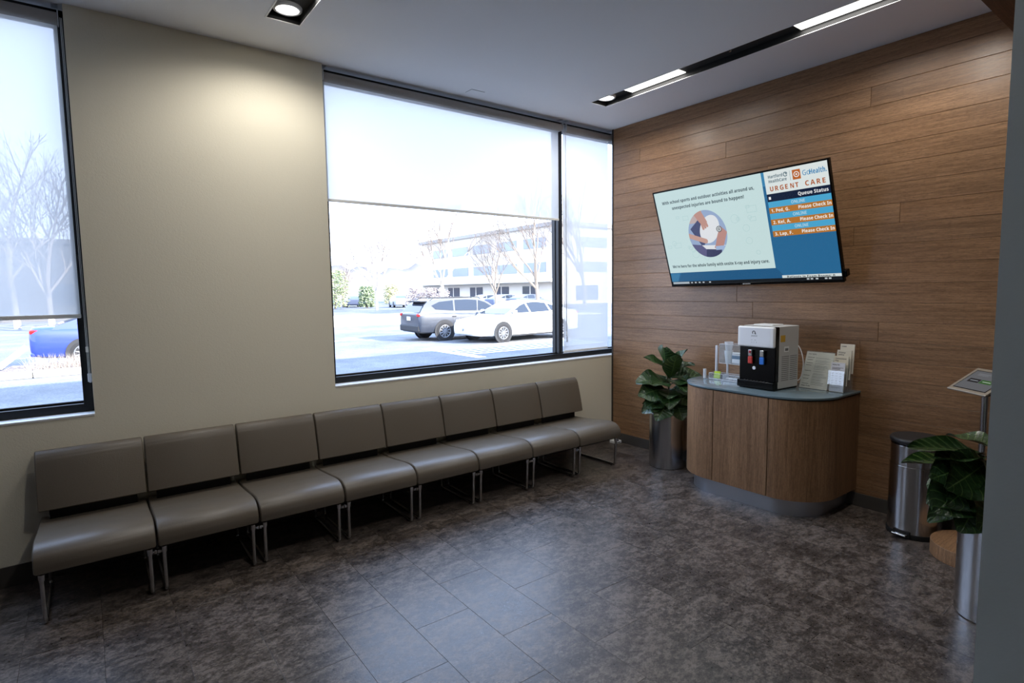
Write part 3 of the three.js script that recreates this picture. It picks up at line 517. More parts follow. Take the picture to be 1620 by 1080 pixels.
// ---------- clear organiser and what it holds ----------
{
  const t = thing('acrylic_organizer', 'clear acrylic two-tier organizer on the left of the counter', 'organizer', [-0.25, CT, 1.55], undefined, -Math.PI / 2 - 0.05);
  const e = 0.003; // local x: right along the counter, z: to the room
  part('base_plate', rbx(-0.19, 0.19, 0, e, -0.1, 0.09, 0.001), mat.acrylic, t);
  const tray = part('lower_tray', [rbx(-0.15, 0.19, e, 0.05, 0.062, 0.062 + e, 0.001), rbx(-0.15, -0.15 + e, e, 0.05, -0.02, 0.062, 0.001), rbx(0.187, 0.19, e, 0.05, -0.02, 0.062, 0.001), rbx(-0.15, 0.19, e, 0.05, -0.02 - e, -0.02, 0.001)], mat.acrylic, t);
  part('tray_rim', [rod([-0.15, 0.05, 0.064], [0.19, 0.05, 0.064], 0.0016, 6), rod([-0.15, 0.05, 0.064], [-0.15, 0.05, -0.021], 0.0016, 6), rod([-0.15, 0.004, 0.064], [0.19, 0.004, 0.064], 0.0016, 6), rod([-0.15, 0.05, -0.021], [0.19, 0.05, -0.021], 0.0016, 6), rod([-0.15, 0.004, 0.064], [-0.15, 0.05, 0.064], 0.0016, 6)], mat.frost, tray);
  part('divider', rbx(-0.02, -0.017, e, 0.05, -0.02, 0.062, 0.001), mat.frost, tray);
  part('lower_upright', rbx(-0.19, -0.176, 0, 0.082, 0.066, 0.09, 0.002), mat.frost, t);
  part('upper_upright', rbx(-0.168, -0.153, 0, 0.275, -0.06, -0.04, 0.002), mat.frost, t);
  part('lower_leg', rbx(-0.068, -0.054, 0, 0.14, -0.07, -0.056, 0.002), mat.frost, t);
  const bin = part('upper_bin', [rbx(-0.066, 0.19, 0.138, 0.142, -0.075, 0.045, 0.001), rbx(-0.066, -0.063, 0.142, 0.3, -0.075, 0.045, 0.001), rbx(0.187, 0.19, 0.142, 0.3, -0.075, 0.045, 0.001), rbx(-0.066, 0.19, 0.142, 0.3, -0.075, -0.072, 0.001), rbx(-0.066, 0.19, 0.142, 0.3, 0.042, 0.045, 0.001)], mat.acrylic, t);
  part('bin_rim', [rod([-0.066, 0.3, 0.044], [0.19, 0.3, 0.044], 0.0017, 6), rod([-0.066, 0.3, -0.074], [-0.066, 0.3, 0.044], 0.0017, 6), rod([-0.066, 0.3, -0.074], [0.19, 0.3, -0.074], 0.0017, 6), rod([-0.066, 0.14, 0.044], [0.19, 0.14, 0.044], 0.0017, 6), rod([-0.066, 0.14, 0.044], [-0.066, 0.3, 0.044], 0.0014, 6)], mat.frost, bin);
  t.updateMatrixWorld(true);
  const at = (x, y, z) => { const q = V(x, y, z).applyMatrix4(t.matrixWorld); return [q.x, q.y, q.z]; };
  const cup = (x, z, n, label) => {
    const o = thing('paper_cup_stack', label, 'cups', at(x, 0.1425, z));
    for (let i = 0; i < n; i++) part('paper_cup', (() => { const g = new THREE.LatheGeometry([[0.0, 0.002], [0.024, 0.002], [0.025, 0.0], [0.034, 0.076], [0.0362, 0.078], [0.0352, 0.0795], [0.033, 0.076], [0.0242, 0.004]].map((p) => new THREE.Vector2(...p)), 28); g.translate(0, i * 0.011, 0); return g; })(), mat.white, o);
    part('clear_cup', (() => { const g = new THREE.LatheGeometry([[0.024, 0.0], [0.034, 0.085], [0.035, 0.086]].map((p) => new THREE.Vector2(...p)), 28); g.translate(0, n * 0.011 + 0.055, 0); return g; })(), mat.frost, o);
  };
  cup(-0.022, -0.02, 3, 'stack of white cups with a clear cup on top in the upper bin');
  const pk = (name, label, cat, x, y, z, w, h, d, m, tilt, yaw, band) => { const o = thing(name, label, cat, at(x, y, z), undefined, -Math.PI / 2 + yaw); const g = rb(w, h, d, Math.min(0.006, d / 2.2), 3, 0, 0, 0); g.rotateX(tilt); g.translate(0, (h * Math.cos(tilt) + d * Math.abs(Math.sin(tilt))) / 2, 0); part('pack', g, m, o); if (band) for (const [yy, hh, mm] of band) { const b = rb(w + 0.0006, hh, d + 0.0006, 0.004, 2, 0, yy, 0); b.rotateX(tilt); b.translate(0, (h * Math.cos(tilt) + d * Math.abs(Math.sin(tilt))) / 2, 0); part('print_band', b, mm, o); } return o; };
  const teal = M({ color: srgb(40, 104, 140), roughness: 0.5 }), navy = M({ color: srgb(20, 40, 70), roughness: 0.5 });
  pk('tissue_pack', 'teal and white paper pack standing beside the cups', 'pack', 0.062, 0.1425, -0.01, 0.07, 0.09, 0.035, mat.white, -0.06, 0, [[0.005, 0.034, teal], [0.03, 0.006, navy]]);
  pk('tissue_pack', 'paper pack in the upper bin nearest the dispenser', 'pack', 0.14, 0.1425, -0.01, 0.06, 0.086, 0.04, mat.white, -0.04, 0.1, [[-0.005, 0.03, teal]]);
  const lime = M({ color: srgb(176, 206, 40), roughness: 0.45 });
  pk('lime_packet', 'lime green tea packet leaning in the lower tray', 'packet', -0.09, 0.0035, 0.035, 0.056, 0.062, 0.012, lime, -0.3, 0.15);
  pk('black_packet', 'black packet lying behind the lime one', 'packet', -0.05, 0.0035, 0.01, 0.04, 0.05, 0.01, mat.darkPlastic, -0.6, 0);
  for (let i = 0; i < 4; i++) pk('clear_sachet', 'small clear wrapped sachet in the lower tray next to the dispenser', 'sachet', 0.01 + i * 0.032, 0.0035, 0.03 + (i % 2) * 0.012, 0.034, 0.026, 0.012, mat.frost, -1.1 + i * 0.1, i * 0.6).userData.group = 'clear sachets in the tray';
}

// ---------- sign holder and leaflets ----------
function leaning(name, label, cat, base, w, h, th, lean, yaw, m, face, parentParts) {
  const t = thing(name, label, cat, base, undefined, -Math.PI / 2 + yaw), q = (g) => { g.rotateX(-lean); return g; };
  part(parentParts[0], q(rb(w, h, th, Math.min(0.001, th / 2.2), 1, 0, h / 2, -th / 2)), m, t);
  if (face) { const s = sheet(w - 0.004, h - 0.004); s.translate(0, h / 2, 0.0007); part(parentParts[1], q(s), M({ map: face, roughness: 0.85 }), t); }
  return [t, q];
}
{
  const [t, q] = leaning('sign_holder', 'slanted acrylic sign holder with a printed notice on the counter', 'sign', [-0.182, CT + 0.002, 2.197], 0.212, 0.285, 0.002, 0.36, -0.09, mat.paper, printTex.doc, ['sheet', 'print']);
  part('cover', q(rb(0.216, 0.292, 0.0022, 0.001, 1, 0, 0.146, 0.0026)), mat.acrylic, t);
  part('foot', rbx(-0.108, 0.108, -0.0018, 0.001, -0.09, 0.008, 0.0008, 1), mat.acrylic, t);
}
{
  const hold = thing('leaflet_holder', 'clear tiered leaflet holder at the right end of the counter', 'leaflet holder', [-0.13, CT, 2.37], undefined, -Math.PI / 2 - 0.03);
  const tiers = [0, 1, 2, 3];
  part('holder_base', rbx(-0.056, 0.056, 0, 0.003, -0.1, 0.085, 0.001), mat.acrylic, hold);
  tiers.forEach((i) => part('pocket', [rbx(-0.056, 0.056, 0.003, 0.15 + i * 0.045, 0.078 - i * 0.036, 0.08 - i * 0.036, 0.0007, 1), rbx(-0.056, -0.054, 0.003, 0.13 + i * 0.045, 0.05 - i * 0.036, 0.08 - i * 0.036, 0.0007, 1), rbx(0.054, 0.056, 0.003, 0.13 + i * 0.045, 0.05 - i * 0.036, 0.08 - i * 0.036, 0.0007, 1)].map((g) => { g.rotateX(-0.09); return g; }), mat.acrylic, hold));
  hold.updateMatrixWorld(true);
  const at = (x, y, z) => { const q = V(x, y, z).applyMatrix4(hold.matrixWorld); return [q.x, q.y, q.z]; };
  const info = [[['HEALTH'], 3, true, '#e2e4ee', 'front leaflet with a small printed table in the holder'], [['Convenient', 'Pay'], 6, false, '#ddd6c4', 'second leaflet, headed Convenient Pay'], [['Privacy', 'policy'], 6, false, '#dcd6c6', 'third leaflet, headed Privacy policy'], [['CARE'], 4, false, '#e0dacb', 'rearmost and highest leaflet in the tiered holder']];
  info.forEach(([hd, n, tb, tint, label], i) => leaning('leaflet', label, 'leaflet', at(0.004 + i * 0.004, 0.004 + i * 0.042, 0.07 - i * 0.036), 0.1, 0.214, 0.007, 0.1, -0.03, mat.paper, leaflet(hd, n, tb, tint), ['pages', 'cover_print'])[0].userData.group = 'leaflets in the tiered holder');
}

// ---------- planters with fiddle-leaf figs ----------
const leafMap = canvasTex(128, 256, (g, w, h) => {
  g.fillStyle = '#24401f'; g.fillRect(0, 0, w, h);
  let k = 11; const q = () => { k = (Math.imul(k, 1664525) + 1013904223) >>> 0; return k / 4294967296; };
  for (let i = 0; i < 500; i++) { g.fillStyle = q() > 0.5 ? 'rgba(58,92,44,0.25)' : 'rgba(20,44,20,0.25)'; g.fillRect(q() * w, q() * h, 4 + q() * 8, 3 + q() * 6); }
  g.strokeStyle = '#6f8a52'; g.lineWidth = 3.4; g.beginPath(); g.moveTo(64, 256); g.lineTo(64, 0); g.stroke(); g.lineWidth = 1.8;
  for (let i = 0; i < 8; i++) { const y = 246 - i * 30; for (const s of [-1, 1]) { g.beginPath(); g.moveTo(64, y); g.quadraticCurveTo(64 + s * 34, y - 16, 64 + s * 62, y - 44); g.stroke(); } }
});
const leafBump = tex(128, 256, ((n) => (i) => { const x = (i % 128) - 64, y = Math.floor(i / 128), mid = Math.max(0, 1 - Math.abs(x) / 5), v = Math.abs((((y + Math.abs(x) * -0.6) % 30) + 30) % 30 - 15) / 15, s = 255 * cl(0.35 + 0.4 * (1 - v) + n[i] * 0.25 - mid * 0.4); return [s, s, s]; })(vnoise(128, 256, 30, 60, 4)), false);
const leafMats = [[1, 1, 1], [0.8, 0.86, 0.8], [1.25, 1.2, 0.95]].map((c) => MP({ map: leafMap, color: new THREE.Color(...c), roughness: 0.3, bumpMap: leafBump, bumpScale: 0.005, clearcoat: 0.35, clearcoatRoughness: 0.3, side: THREE.DoubleSide }));
function leafGeo(L, W, cup, droop, ruff, ph) {
  const nu = 10, nv = 16, pos = [], uv = [], idx = [];
  for (let j = 0; j <= nv; j++) {
    const t = j / nv, prof = Math.pow(Math.sin(Math.PI * Math.min(1, 0.03 + t * 0.955)), 0.62) * (0.72 + 0.28 * Math.sin(Math.PI * (t * 1.1 - 0.2)));
    for (let i = 0; i <= nu; i++) {
      const s = (i / nu) * 2 - 1, x = s * W / 2 * prof, up = cup * Math.abs(s) ** 1.6 * prof - droop * t * t * L + ruff * Math.abs(s) ** 2 * Math.sin(t * 11 + ph + s * 2);
      pos.push(x, up, t * L); uv.push(i / nu, t);
    }
  }
  for (let j = 0; j < nv; j++) for (let i = 0; i < nu; i++) { const a = j * (nu + 1) + i, b = a + 1, c = a + nu + 1, d = c + 1; idx.push(a, c, b, b, c, d); }
  const g = new THREE.BufferGeometry(); g.setAttribute('position', new THREE.Float32BufferAttribute(pos, 3)); g.setAttribute('uv', new THREE.Float32BufferAttribute(uv, 2)); g.setIndex(idx); g.computeVertexNormals(); return g;
}
function planter(label, x, z, hgt, stems, leaves) {
  const t = thing('fig_planter', label, 'potted plant', [x, 0, z], 'fiddle-leaf figs in steel planters'), r = 0.166;
  part('pot', new THREE.LatheGeometry([[0, 0.004], [r - 0.004, 0.0], [r, 0.006], [r, hgt - 0.004], [r - 0.002, hgt], [r - 0.006, hgt - 0.002], [r - 0.008, hgt - 0.06]].map((p) => new THREE.Vector2(...p)), 72), mat.steel, t);
  part('soil', cyl(r - 0.009, r - 0.009, 0.01, 0, hgt - 0.06, 0, 40), mat.soil, t);
  for (const s of stems) part('stem', tube(s, 0.008, 16, 8), mat.stem, t);
  for (const [p, az, el, L, W, roll, o = {}] of leaves) {
    // az: degrees from screen right (0) towards the viewer (90); el: elevation
    const R2 = V(0.797, 0, 0.604), T = V(-0.604, 0, 0.797), a = az * Math.PI / 180, e = el * Math.PI / 180;
    const d = R2.clone().multiplyScalar(Math.cos(a) * Math.cos(e)).addScaledVector(T, Math.sin(a) * Math.cos(e)).add(V(0, Math.sin(e), 0)).normalize();
    let sd = V(0, 1, 0).cross(d); if (sd.lengthSq() < 1e-3) sd = R2.clone(); sd.normalize(); let up = d.clone().cross(sd).normalize();
    const ro = -roll * Math.PI / 180, s2 = sd.clone().multiplyScalar(Math.cos(ro)).addScaledVector(up, Math.sin(ro)); up = d.clone().cross(s2).normalize();
    const g = leafGeo(L, W, o.cup ?? 0.03, o.droop ?? 0.18, o.ruff ?? 0.009, rnd() * 6); g.applyMatrix4(new THREE.Matrix4().makeBasis(s2, up, d)); g.translate(p[0] + d.x * 0.02, p[1] + d.y * 0.02, p[2] + d.z * 0.02);
    const lf = part('leaf', g, leafMats[o.m ?? Math.floor(rnd() * 2)], t);
    part('leaf_stalk', rod(p, [p[0] + d.x * 0.03, p[1] + d.y * 0.03, p[2] + d.z * 0.03], 0.0035, 6), mat.stem, lf);
  }
}
planter('potted fiddle-leaf fig in a steel planter left of the counter', -0.267, 0.945, 0.5, [[[0, 0.44, 0], [0.01, 0.6, 0.01], [0, 0.78, 0], [-0.01, 0.93, -0.01]], [[0.05, 0.44, 0.03], [0.06, 0.6, 0.05], [0.05, 0.72, 0.04]], [[-0.05, 0.44, 0.02], [-0.07, 0.58, 0.03]]], [
  [[-0.01, 0.9, -0.01], 120, 52, 0.23, 0.24, 25, { cup: 0.07, droop: -0.1, ruff: 0.016 }], [[0.0, 0.8, 0.02], 85, 56, 0.27, 0.2, -6, { cup: 0.03, droop: -0.02, m: 2 }], [[0, 0.88, 0], 30, 50, 0.25, 0.13, -30, { m: 2, droop: 0 }], [[0, 0.88, 0], 25, 24, 0.22, 0.15, -16],
  [[0, 0.9, 0], 172, 30, 0.24, 0.12, 30, { droop: 0.1, m: 2 }], [[0, 0.8, 0], 168, 6, 0.28, 0.21, 34, { droop: 0.22, ruff: 0.014 }], [[0, 0.82, 0], 12, 10, 0.28, 0.21, -30, { droop: 0.22 }], [[0, 0.8, 0], 65, 2, 0.22, 0.2, 0, { droop: 0.4 }], [[0.0, 0.86, 0], -60, 30, 0.24, 0.18, 0],
  [[-0.02, 0.72, 0], 150, 2, 0.26, 0.24, 46, { droop: 0.35, ruff: 0.016 }], [[0.02, 0.7, 0], 25, 12, 0.25, 0.2, -35, { droop: 0.25, m: 1 }], [[0, 0.72, 0], 100, -12, 0.24, 0.22, 10, { droop: 0.4, m: 1 }], [[0.02, 0.66, 0.02], 40, -6, 0.24, 0.22, -25, { droop: 0.35, m: 1 }],
  [[-0.04, 0.6, 0.02], 160, -4, 0.22, 0.18, 36, { droop: 0.4 }], [[-0.04, 0.6, 0.03], 125, -20, 0.2, 0.2, 24, { droop: 0.4 }], [[0.02, 0.62, 0.05], 80, -30, 0.2, 0.2, -4, { droop: 0.3 }], [[0.05, 0.6, 0.04], 20, 0, 0.22, 0.2, -20, { droop: 0.3, m: 1 }], [[0, 0.66, 0], 195, 8, 0.24, 0.18, 0], [[0, 0.64, 0], -30, 10, 0.24, 0.2, 0, { m: 1 }], [[0.02, 0.54, 0.02], 0, 22, 0.22, 0.2, 0, { m: 1 }], [[0, 0.74, 0], -100, 20, 0.25, 0.2, 0], [[-0.03, 0.54, 0], 175, 20, 0.2, 0.18, 0, { m: 1 }], [[-0.01, 0.78, 0.01], 135, 10, 0.22, 0.2, 30, { m: 1 }], [[0.01, 0.76, 0.01], 50, 16, 0.22, 0.18, -20, { m: 1 }], [[0, 0.66, 0.02], 110, 12, 0.2, 0.2, 10, { m: 1 }], [[-0.03, 0.66, 0], 150, -16, 0.22, 0.2, 40],
]);
planter('potted fiddle-leaf fig in a steel planter by the grey wall end', -1.02, 3.5, 0.49, [[[0, 0.43, 0], [-0.03, 0.6, -0.01], [-0.02, 0.86, 0], [0.01, 1.04, 0]], [[-0.05, 0.43, -0.04], [-0.09, 0.56, -0.08], [-0.1, 0.66, -0.1]]], [
  [[-0.08, 0.82, -0.06], 176, 12, 0.36, 0.13, 24, { droop: 0.12, m: 1 }], [[-0.08, 0.81, -0.05], 170, 4, 0.27, 0.15, 14, { droop: 0.05 }], [[-0.08, 0.78, -0.07], 183, 0, 0.36, 0.11, 10, { droop: 0.02, m: 2 }],
  [[-0.1, 0.80, -0.04], 152, -16, 0.27, 0.25, 58, { droop: 0.22, ruff: 0.016 }], [[-0.08, 0.73, -0.06], 150, -20, 0.24, 0.23, 50, { droop: 0.3, ruff: 0.016 }], [[-0.09, 0.70, -0.08], 168, -18, 0.24, 0.2, 40, { droop: 0.3, m: 1 }],
  [[-0.06, 0.68, -0.03], 128, -24, 0.27, 0.26, 46, { droop: 0.25, ruff: 0.015 }], [[-0.12, 0.66, -0.1], 172, -36, 0.24, 0.12, 40, { droop: 0.2 }], [[-0.05, 0.86, -0.02], 120, 60, 0.24, 0.18, 60, { droop: 0.05 }], [[-0.06, 0.76, -0.04], 120, -6, 0.22, 0.2, 40, { m: 1 }], [[-0.06, 0.70, -0.06], 200, -10, 0.22, 0.2, 20, { m: 1 }], [[-0.06, 0.64, -0.05], 140, -4, 0.2, 0.2, 30, { m: 1 }],
  [[-0.1, 0.72, -0.08], 160, -30, 0.26, 0.24, 50, { droop: 0.25 }], [[-0.08, 0.66, -0.06], 145, -40, 0.24, 0.22, 40, { droop: 0.2, m: 1 }], [[-0.06, 0.62, -0.04], 115, -34, 0.22, 0.22, 30, { droop: 0.2 }], [[-0.1, 0.78, -0.06], 165, -6, 0.26, 0.22, 50, { droop: 0.2, m: 1 }],
  [[0, 1.00, 0], 30, 50, 0.26, 0.2, 0], [[0, 0.90, 0], 60, 14, 0.27, 0.22, 0], [[0, 0.88, 0], 0, 10, 0.28, 0.2, 0], [[0, 0.80, 0], -50, 10, 0.27, 0.2, 0], [[0, 0.76, 0], 20, -10, 0.25, 0.2, 0], [[0, 0.70, 0], 80, -25, 0.22, 0.2, 0], [[0, 0.82, 0], -110, 15, 0.25, 0.18, 0],
]);

// ---------- pedal bin ----------
{
  const t = thing('pedal_bin', 'round steel pedal bin with a dark flat lid on the floor', 'bin', [-0.215, 0, 2.895]), r = 0.15;
  const lathe = (p, n = 64) => new THREE.LatheGeometry(p.map((q) => new THREE.Vector2(...q)), n);
  part('base_ring', lathe([[0, 0], [r + 0.002, 0], [r + 0.004, 0.004], [r + 0.004, 0.03], [r, 0.034], [0, 0.034]]), mat.blackMatte, t);
  part('body', lathe([[r - 0.004, 0.03], [r, 0.034], [r, 0.468], [r - 0.002, 0.47]]), mat.steel, t);
  part('upper_body', lathe([[r - 0.006, 0.468], [r - 0.0025, 0.472], [r - 0.0025, 0.6], [r - 0.006, 0.602]]), mat.steel, t);
  part('collar', lathe([[r - 0.012, 0.595], [r - 0.004, 0.6], [r - 0.004, 0.618], [r - 0.012, 0.62], [0, 0.62]]), mat.black, t);
  part('lid', lathe([[r - 0.004, 0.614], [r + 0.003, 0.617], [r + 0.004, 0.636], [r - 0.002, 0.645], [r - 0.02, 0.65], [0, 0.654]]), mat.darkPlastic, t);
  const d = V(-0.86, 0, -0.12).normalize();
  const p = rb(0.085, 0.012, 0.075, 0.005, 3, 0, 0.03, r + 0.006); p.rotateY(Math.atan2(d.x, d.z)); const pd = part('pedal', p, mat.chrome, t);
  const pc = rb(0.1, 0.04, 0.02, 0.004, 2, 0, 0.03, r - 0.006); pc.rotateY(Math.atan2(d.x, d.z)); part('pedal_slot', pc, mat.blackMatte, pd);
  const hg = rb(0.07, 0.16, 0.03, 0.006, 2, 0, 0.55, -r - 0.008); hg.rotateY(Math.atan2(d.x, d.z) + 0.3); part('hinge', hg, mat.blackMatte, t);
}

// ---------- check-in kiosk ----------
{
  const o = [-0.372, 0, 3.262], t = thing('tablet_kiosk', 'tablet check-in kiosk on a slim steel pole with round wooden base', 'kiosk', o);
  part('base', [(() => { const g = new THREE.LatheGeometry([[0, 0], [0.218, 0], [0.221, 0.003], [0.221, 0.085], [0.217, 0.089], [0, 0.089]].map((p) => new THREE.Vector2(...p)), 64); const u = g.attributes.uv; for (let i = 0; i < u.count; i++) u.setXY(i, g.attributes.position.getX(i) + g.attributes.position.getY(i), g.attributes.position.getZ(i)); return g; })()], mat.woodCab, t);
  part('pole', [cyl(0.018, 0.018, 0.94, 0, 0.089, 0, 24), cyl(0.045, 0.045, 0.006, 0, 0.089, 0, 30)], mat.chrome, t);
  const r = V(-0.602, 0, 0.798).normalize(), u = V(0.671, 0.542, 0.506).normalize(), n = u.clone().cross(r).normalize(), hd = part('tablet_frame', [rbx(-0.14, 0.14, -0.11, 0.11, -0.012, 0, 0.004)], M({ color: srgb(168, 158, 142), roughness: 0.4, metalness: 0.5 }), t);
  const n2 = n.y < 0 ? n.negate() : n, x2 = u.clone().cross(n2).normalize();
  hd.quaternion.setFromRotationMatrix(new THREE.Matrix4().makeBasis(x2, u, n2)); hd.position.set(-0.358 - o[0], 1.07, 3.236 - o[2]);
  const flip = x2.dot(r) < 0; // the side that is nearer the viewer
  const scr = canvasTex(400, 300, (g, w, h) => { g.fillStyle = '#6d7075'; g.fillRect(0, 0, w, h); g.fillStyle = '#8b8f95'; g.fillRect(70, 40, 200, 10); g.fillRect(70, 62, 140, 8); g.fillStyle = '#22262c'; g.fillRect(50, 130, 140, 60); g.fillStyle = '#3c6a3a'; g.fillRect(200, 130, 150, 60); g.fillStyle = '#a9adb2'; g.fillRect(70, 154, 100, 10); g.fillStyle = '#c4d8c0'; g.fillRect(226, 154, 100, 10); });
  const s = sheet(0.225, 0.165); s.translate(0, 0, 0.0012); const sp = part('screen', s, M({ color: 0x0c0c0c, roughness: 0.15, emissive: 0xffffff, emissiveMap: scr, emissiveIntensity: 0.35 }), hd);
  part('screen_border', rbx(-0.118, 0.118, -0.088, 0.088, -0.002, 0.0006, 0.0005, 1), mat.black, hd);
  part('head_mount', [rod([0, 1.0, 0], [-0.358 - o[0] - n2.x * 0.012, 1.07 - n2.y * 0.012, 3.236 - o[2] - n2.z * 0.012], 0.02), rbx(-0.03, 0.03, 0.99, 1.03, -0.03, 0.03, 0.008)], mat.darkPlastic, t);
}
// white insect-trap box on the floor in the corner
{
  const t = thing('floor_trap', 'small white box on the floor in the corner behind the last chair', 'box', [-0.062, 0, 0.115]);
  part('body', rb(0.09, 0.03, 0.09, 0.005, 2, 0, 0.015, 0), mat.white, t); part('slot', rb(0.05, 0.008, 0.004, 0.001, 1, 0, 0.012, 0.0438), mat.darkPlastic, t);
}

// ---------- outside: ground, markings, kerb ----------
const G = -0.2;
const out = {
  asphalt: M({ map: asphaltMap, roughness: 0.95 }), line: M({ color: srgb(236, 236, 232), roughness: 0.9 }), kerb: M({ color: srgb(190, 186, 178), roughness: 0.9 }), mulch: M({ map: mulchMap, roughness: 1 }),
  lawn: M({ color: srgb(196, 190, 164), roughness: 1 }), bark: M({ color: srgb(132, 120, 110), roughness: 0.95 }), twig: M({ color: srgb(112, 102, 96), roughness: 0.95 }), barkPale: M({ color: srgb(170, 160, 150), roughness: 0.95 }),
  hill: M({ color: srgb(106, 101, 100), roughness: 1 }), stucco: M({ color: srgb(214, 204, 190), roughness: 0.9 }), roof: M({ color: srgb(150, 145, 140), roughness: 0.9 }), paleGlass: M({ color: srgb(126, 132, 142), roughness: 0.2 }), bandGlass: M({ color: srgb(58, 66, 78), roughness: 0.15 }), greyWall: M({ color: srgb(92, 92, 94), roughness: 0.9 }),
  tyre: M({ color: srgb(34, 34, 36), roughness: 0.85 }), rim: M({ color: srgb(150, 152, 158), roughness: 0.35, metalness: 0.7 }), carGlass: M({ color: srgb(40, 46, 56), roughness: 0.05 }), clad: M({ color: srgb(38, 39, 42), roughness: 0.7 }), tail: M({ color: srgb(190, 24, 26), roughness: 0.2 }), lamp: M({ color: srgb(220, 224, 230), roughness: 0.1 }), plate: M({ color: srgb(238, 238, 236), roughness: 0.5 }),
};
struct('floor_outdoor_ground', (() => { const g = new THREE.PlaneGeometry(420, 300, 1, 1); g.rotateX(-Math.PI / 2); g.translate(40, G, -130.4); return metreUV(g); })(), out.asphalt, 'asphalt car park outside the windows');
function lineMark(name, x0, x1, z0, z1, label, group) { single(name, bx(x0, x1, G, G + 0.006, z0, z1), out.line, label, 'marking', group); }
lineMark('parking_line', -12, -5.0, -12.2, -12.05, 'white painted line along the kerb, seen low in the left window');
for (let i = 0; i < 6; i++) lineMark('parking_line', 4.4 + i * 0.02, 10, -9.75 + i * -0.42, -9.6 + i * -0.42, ['hatched bay stripe nearest the big window', 'second hatched bay stripe from the window', 'third hatched bay stripe from the window', 'fourth hatched bay stripe from the window', 'fifth hatched bay stripe from the window', 'hatched bay stripe closest to the white sedan'][i], 'white hatched bay stripes');
lineMark('parking_line', 4.1, 4.4, -12.0, -8.8, 'short thick white stripe closing the hatched bay');
for (let i = 0; i < 3; i++) single('parking_line', (() => { const g = bx(-2.6, 2.6, 0, 0.006, -0.06, 0.06); g.rotateY(0.05); g.translate(1.6 - i * 0.4, G, -17 - i * 2.9); return g; })(), out.line, ['painted bay line left of the grey estate car', 'painted bay line beyond the grey estate car', 'farthest painted bay line left of the estate car'][i], 'marking', 'painted bay lines');
{
  const k = thing('kerb', 'pale concrete kerb of the planting island outside the left window', 'kerb', [-9, G, -12.6]);
  for (let i = 0; i < 7; i++) part('kerb_stone', rbx(-6 + i * 1.9, -6 + (i + 1) * 1.9 - 0.015, 0, 0.16, -0.2, 0.05, 0.03, 2), out.kerb, k);
  single('planting_bed', (() => { const g = new THREE.PlaneGeometry(13.2, 1.7, 40, 8); g.rotateX(-Math.PI / 2); const p = g.attributes.position; for (let i = 0; i < p.count; i++) p.setY(i, 0.1 + 0.05 * Math.sin(p.getX(i) * 2.1) * Math.cos(p.getZ(i) * 3)); g.translate(-8.4, G, -13.7); g.computeVertexNormals(); return metreUV(g); })(), out.mulch, 'brown mulch bed behind the kerb outside the left window', 'planting bed');
}
struct('floor_outdoor_verge', bx(6, 27, G, G + 0.03, -40, -26), out.lawn, 'pale dry grass verge behind the parked cars');
{ // dry grasses on the island: nobody could count the blades
  const blade = new THREE.BufferGeometry(); blade.setAttribute('position', new THREE.Float32BufferAttribute([-0.006, 0, 0, 0.006, 0, 0, 0.004, 0.3, 0.03, -0.006, 0, 0, 0.004, 0.3, 0.03, -0.003, 0.3, 0.03, -0.003, 0.3, 0.03, 0.004, 0.3, 0.03, 0.001, 0.55, 0.13], 3)); blade.computeVertexNormals();
  const n = 1500, im = new THREE.InstancedMesh(blade, M({ color: srgb(168, 156, 146), roughness: 1, side: THREE.DoubleSide }), n), m = new THREE.Matrix4(), q = new THREE.Quaternion(), e = new THREE.Euler();
  for (let i = 0; i < n; i++) { const c = [-5.35, -5.1, -4.75, -4.45, -4.0, -3.4][i % 6], s = rr(0.4, 0.8); e.set(rr(-0.55, 0.55), rr(0, 6.28), rr(-0.55, 0.55)); q.setFromEuler(e); m.compose(V(c + rr(-0.3, 0.3), G + 0.08, -13.35 + rr(-0.28, 0.28)), q, V(s, s, s)); im.setMatrixAt(i, m); }
  im.name = 'dry_grass'; im.userData = { label: 'dry tan ornamental grass in front of the blue car', category: 'grass', kind: 'stuff' }; sh(im); scene.add(im);
}
{
  const t = thing('leaning_board', 'white board leaning on the ground behind the blue car', 'board', [-6.2, G + 0.155, -14.0]);
  const g = rb(0.13, 0.72, 0.03, 0.005, 2, 0, 0.36, 0); g.rotateZ(-0.85); part('board', g, out.plate, t);
}

// ---------- cars ----------
function loft(stations, section, n) { // stations: [[x, yBottom, yTop, halfWidth]]
  const pos = [], idx = [], m = section.length;
  for (const [x, y0, y1, w] of stations) for (const [a, b] of section) pos.push(x, y0 + (y1 - y0) * b, w * a);
  for (let i = 0; i < stations.length - 1; i++) for (let k = 0; k < m - 1; k++) { const a = i * m + k, b = a + 1, c = a + m, d = c + 1; idx.push(a, c, b, b, c, d); }
  for (const [o, f] of [[0, 1], [(stations.length - 1) * m, 0]]) for (let k = 1; k < m - 1; k++) idx.push(...(f ? [o, o + k, o + k + 1] : [o, o + k + 1, o + k]));
  const g = new THREE.BufferGeometry(); g.setAttribute('position', new THREE.Float32BufferAttribute(pos, 3)); g.setIndex(idx); g.setAttribute('uv', new THREE.BufferAttribute(new Float32Array(pos.length / 3 * 2), 2));
  const q = g.toNonIndexed(); q.computeVertexNormals(); return toCreasedNormals(q, 0.6);
}
function smoothStations(st, k) { const c = st[0].map((_, j) => new THREE.SplineCurve(st.map((s) => new THREE.Vector2(s[0], s[j])))); const o = []; for (let i = 0; i < st.length - 1; i++) for (let s = 0; s < k; s++) { const t = (i + s / k) / (st.length - 1); o.push(c.map((cc, j) => (j ? cc.getPoint(t).y : cc.getPoint(t).x))); } o.push(st[st.length - 1]); return o; }
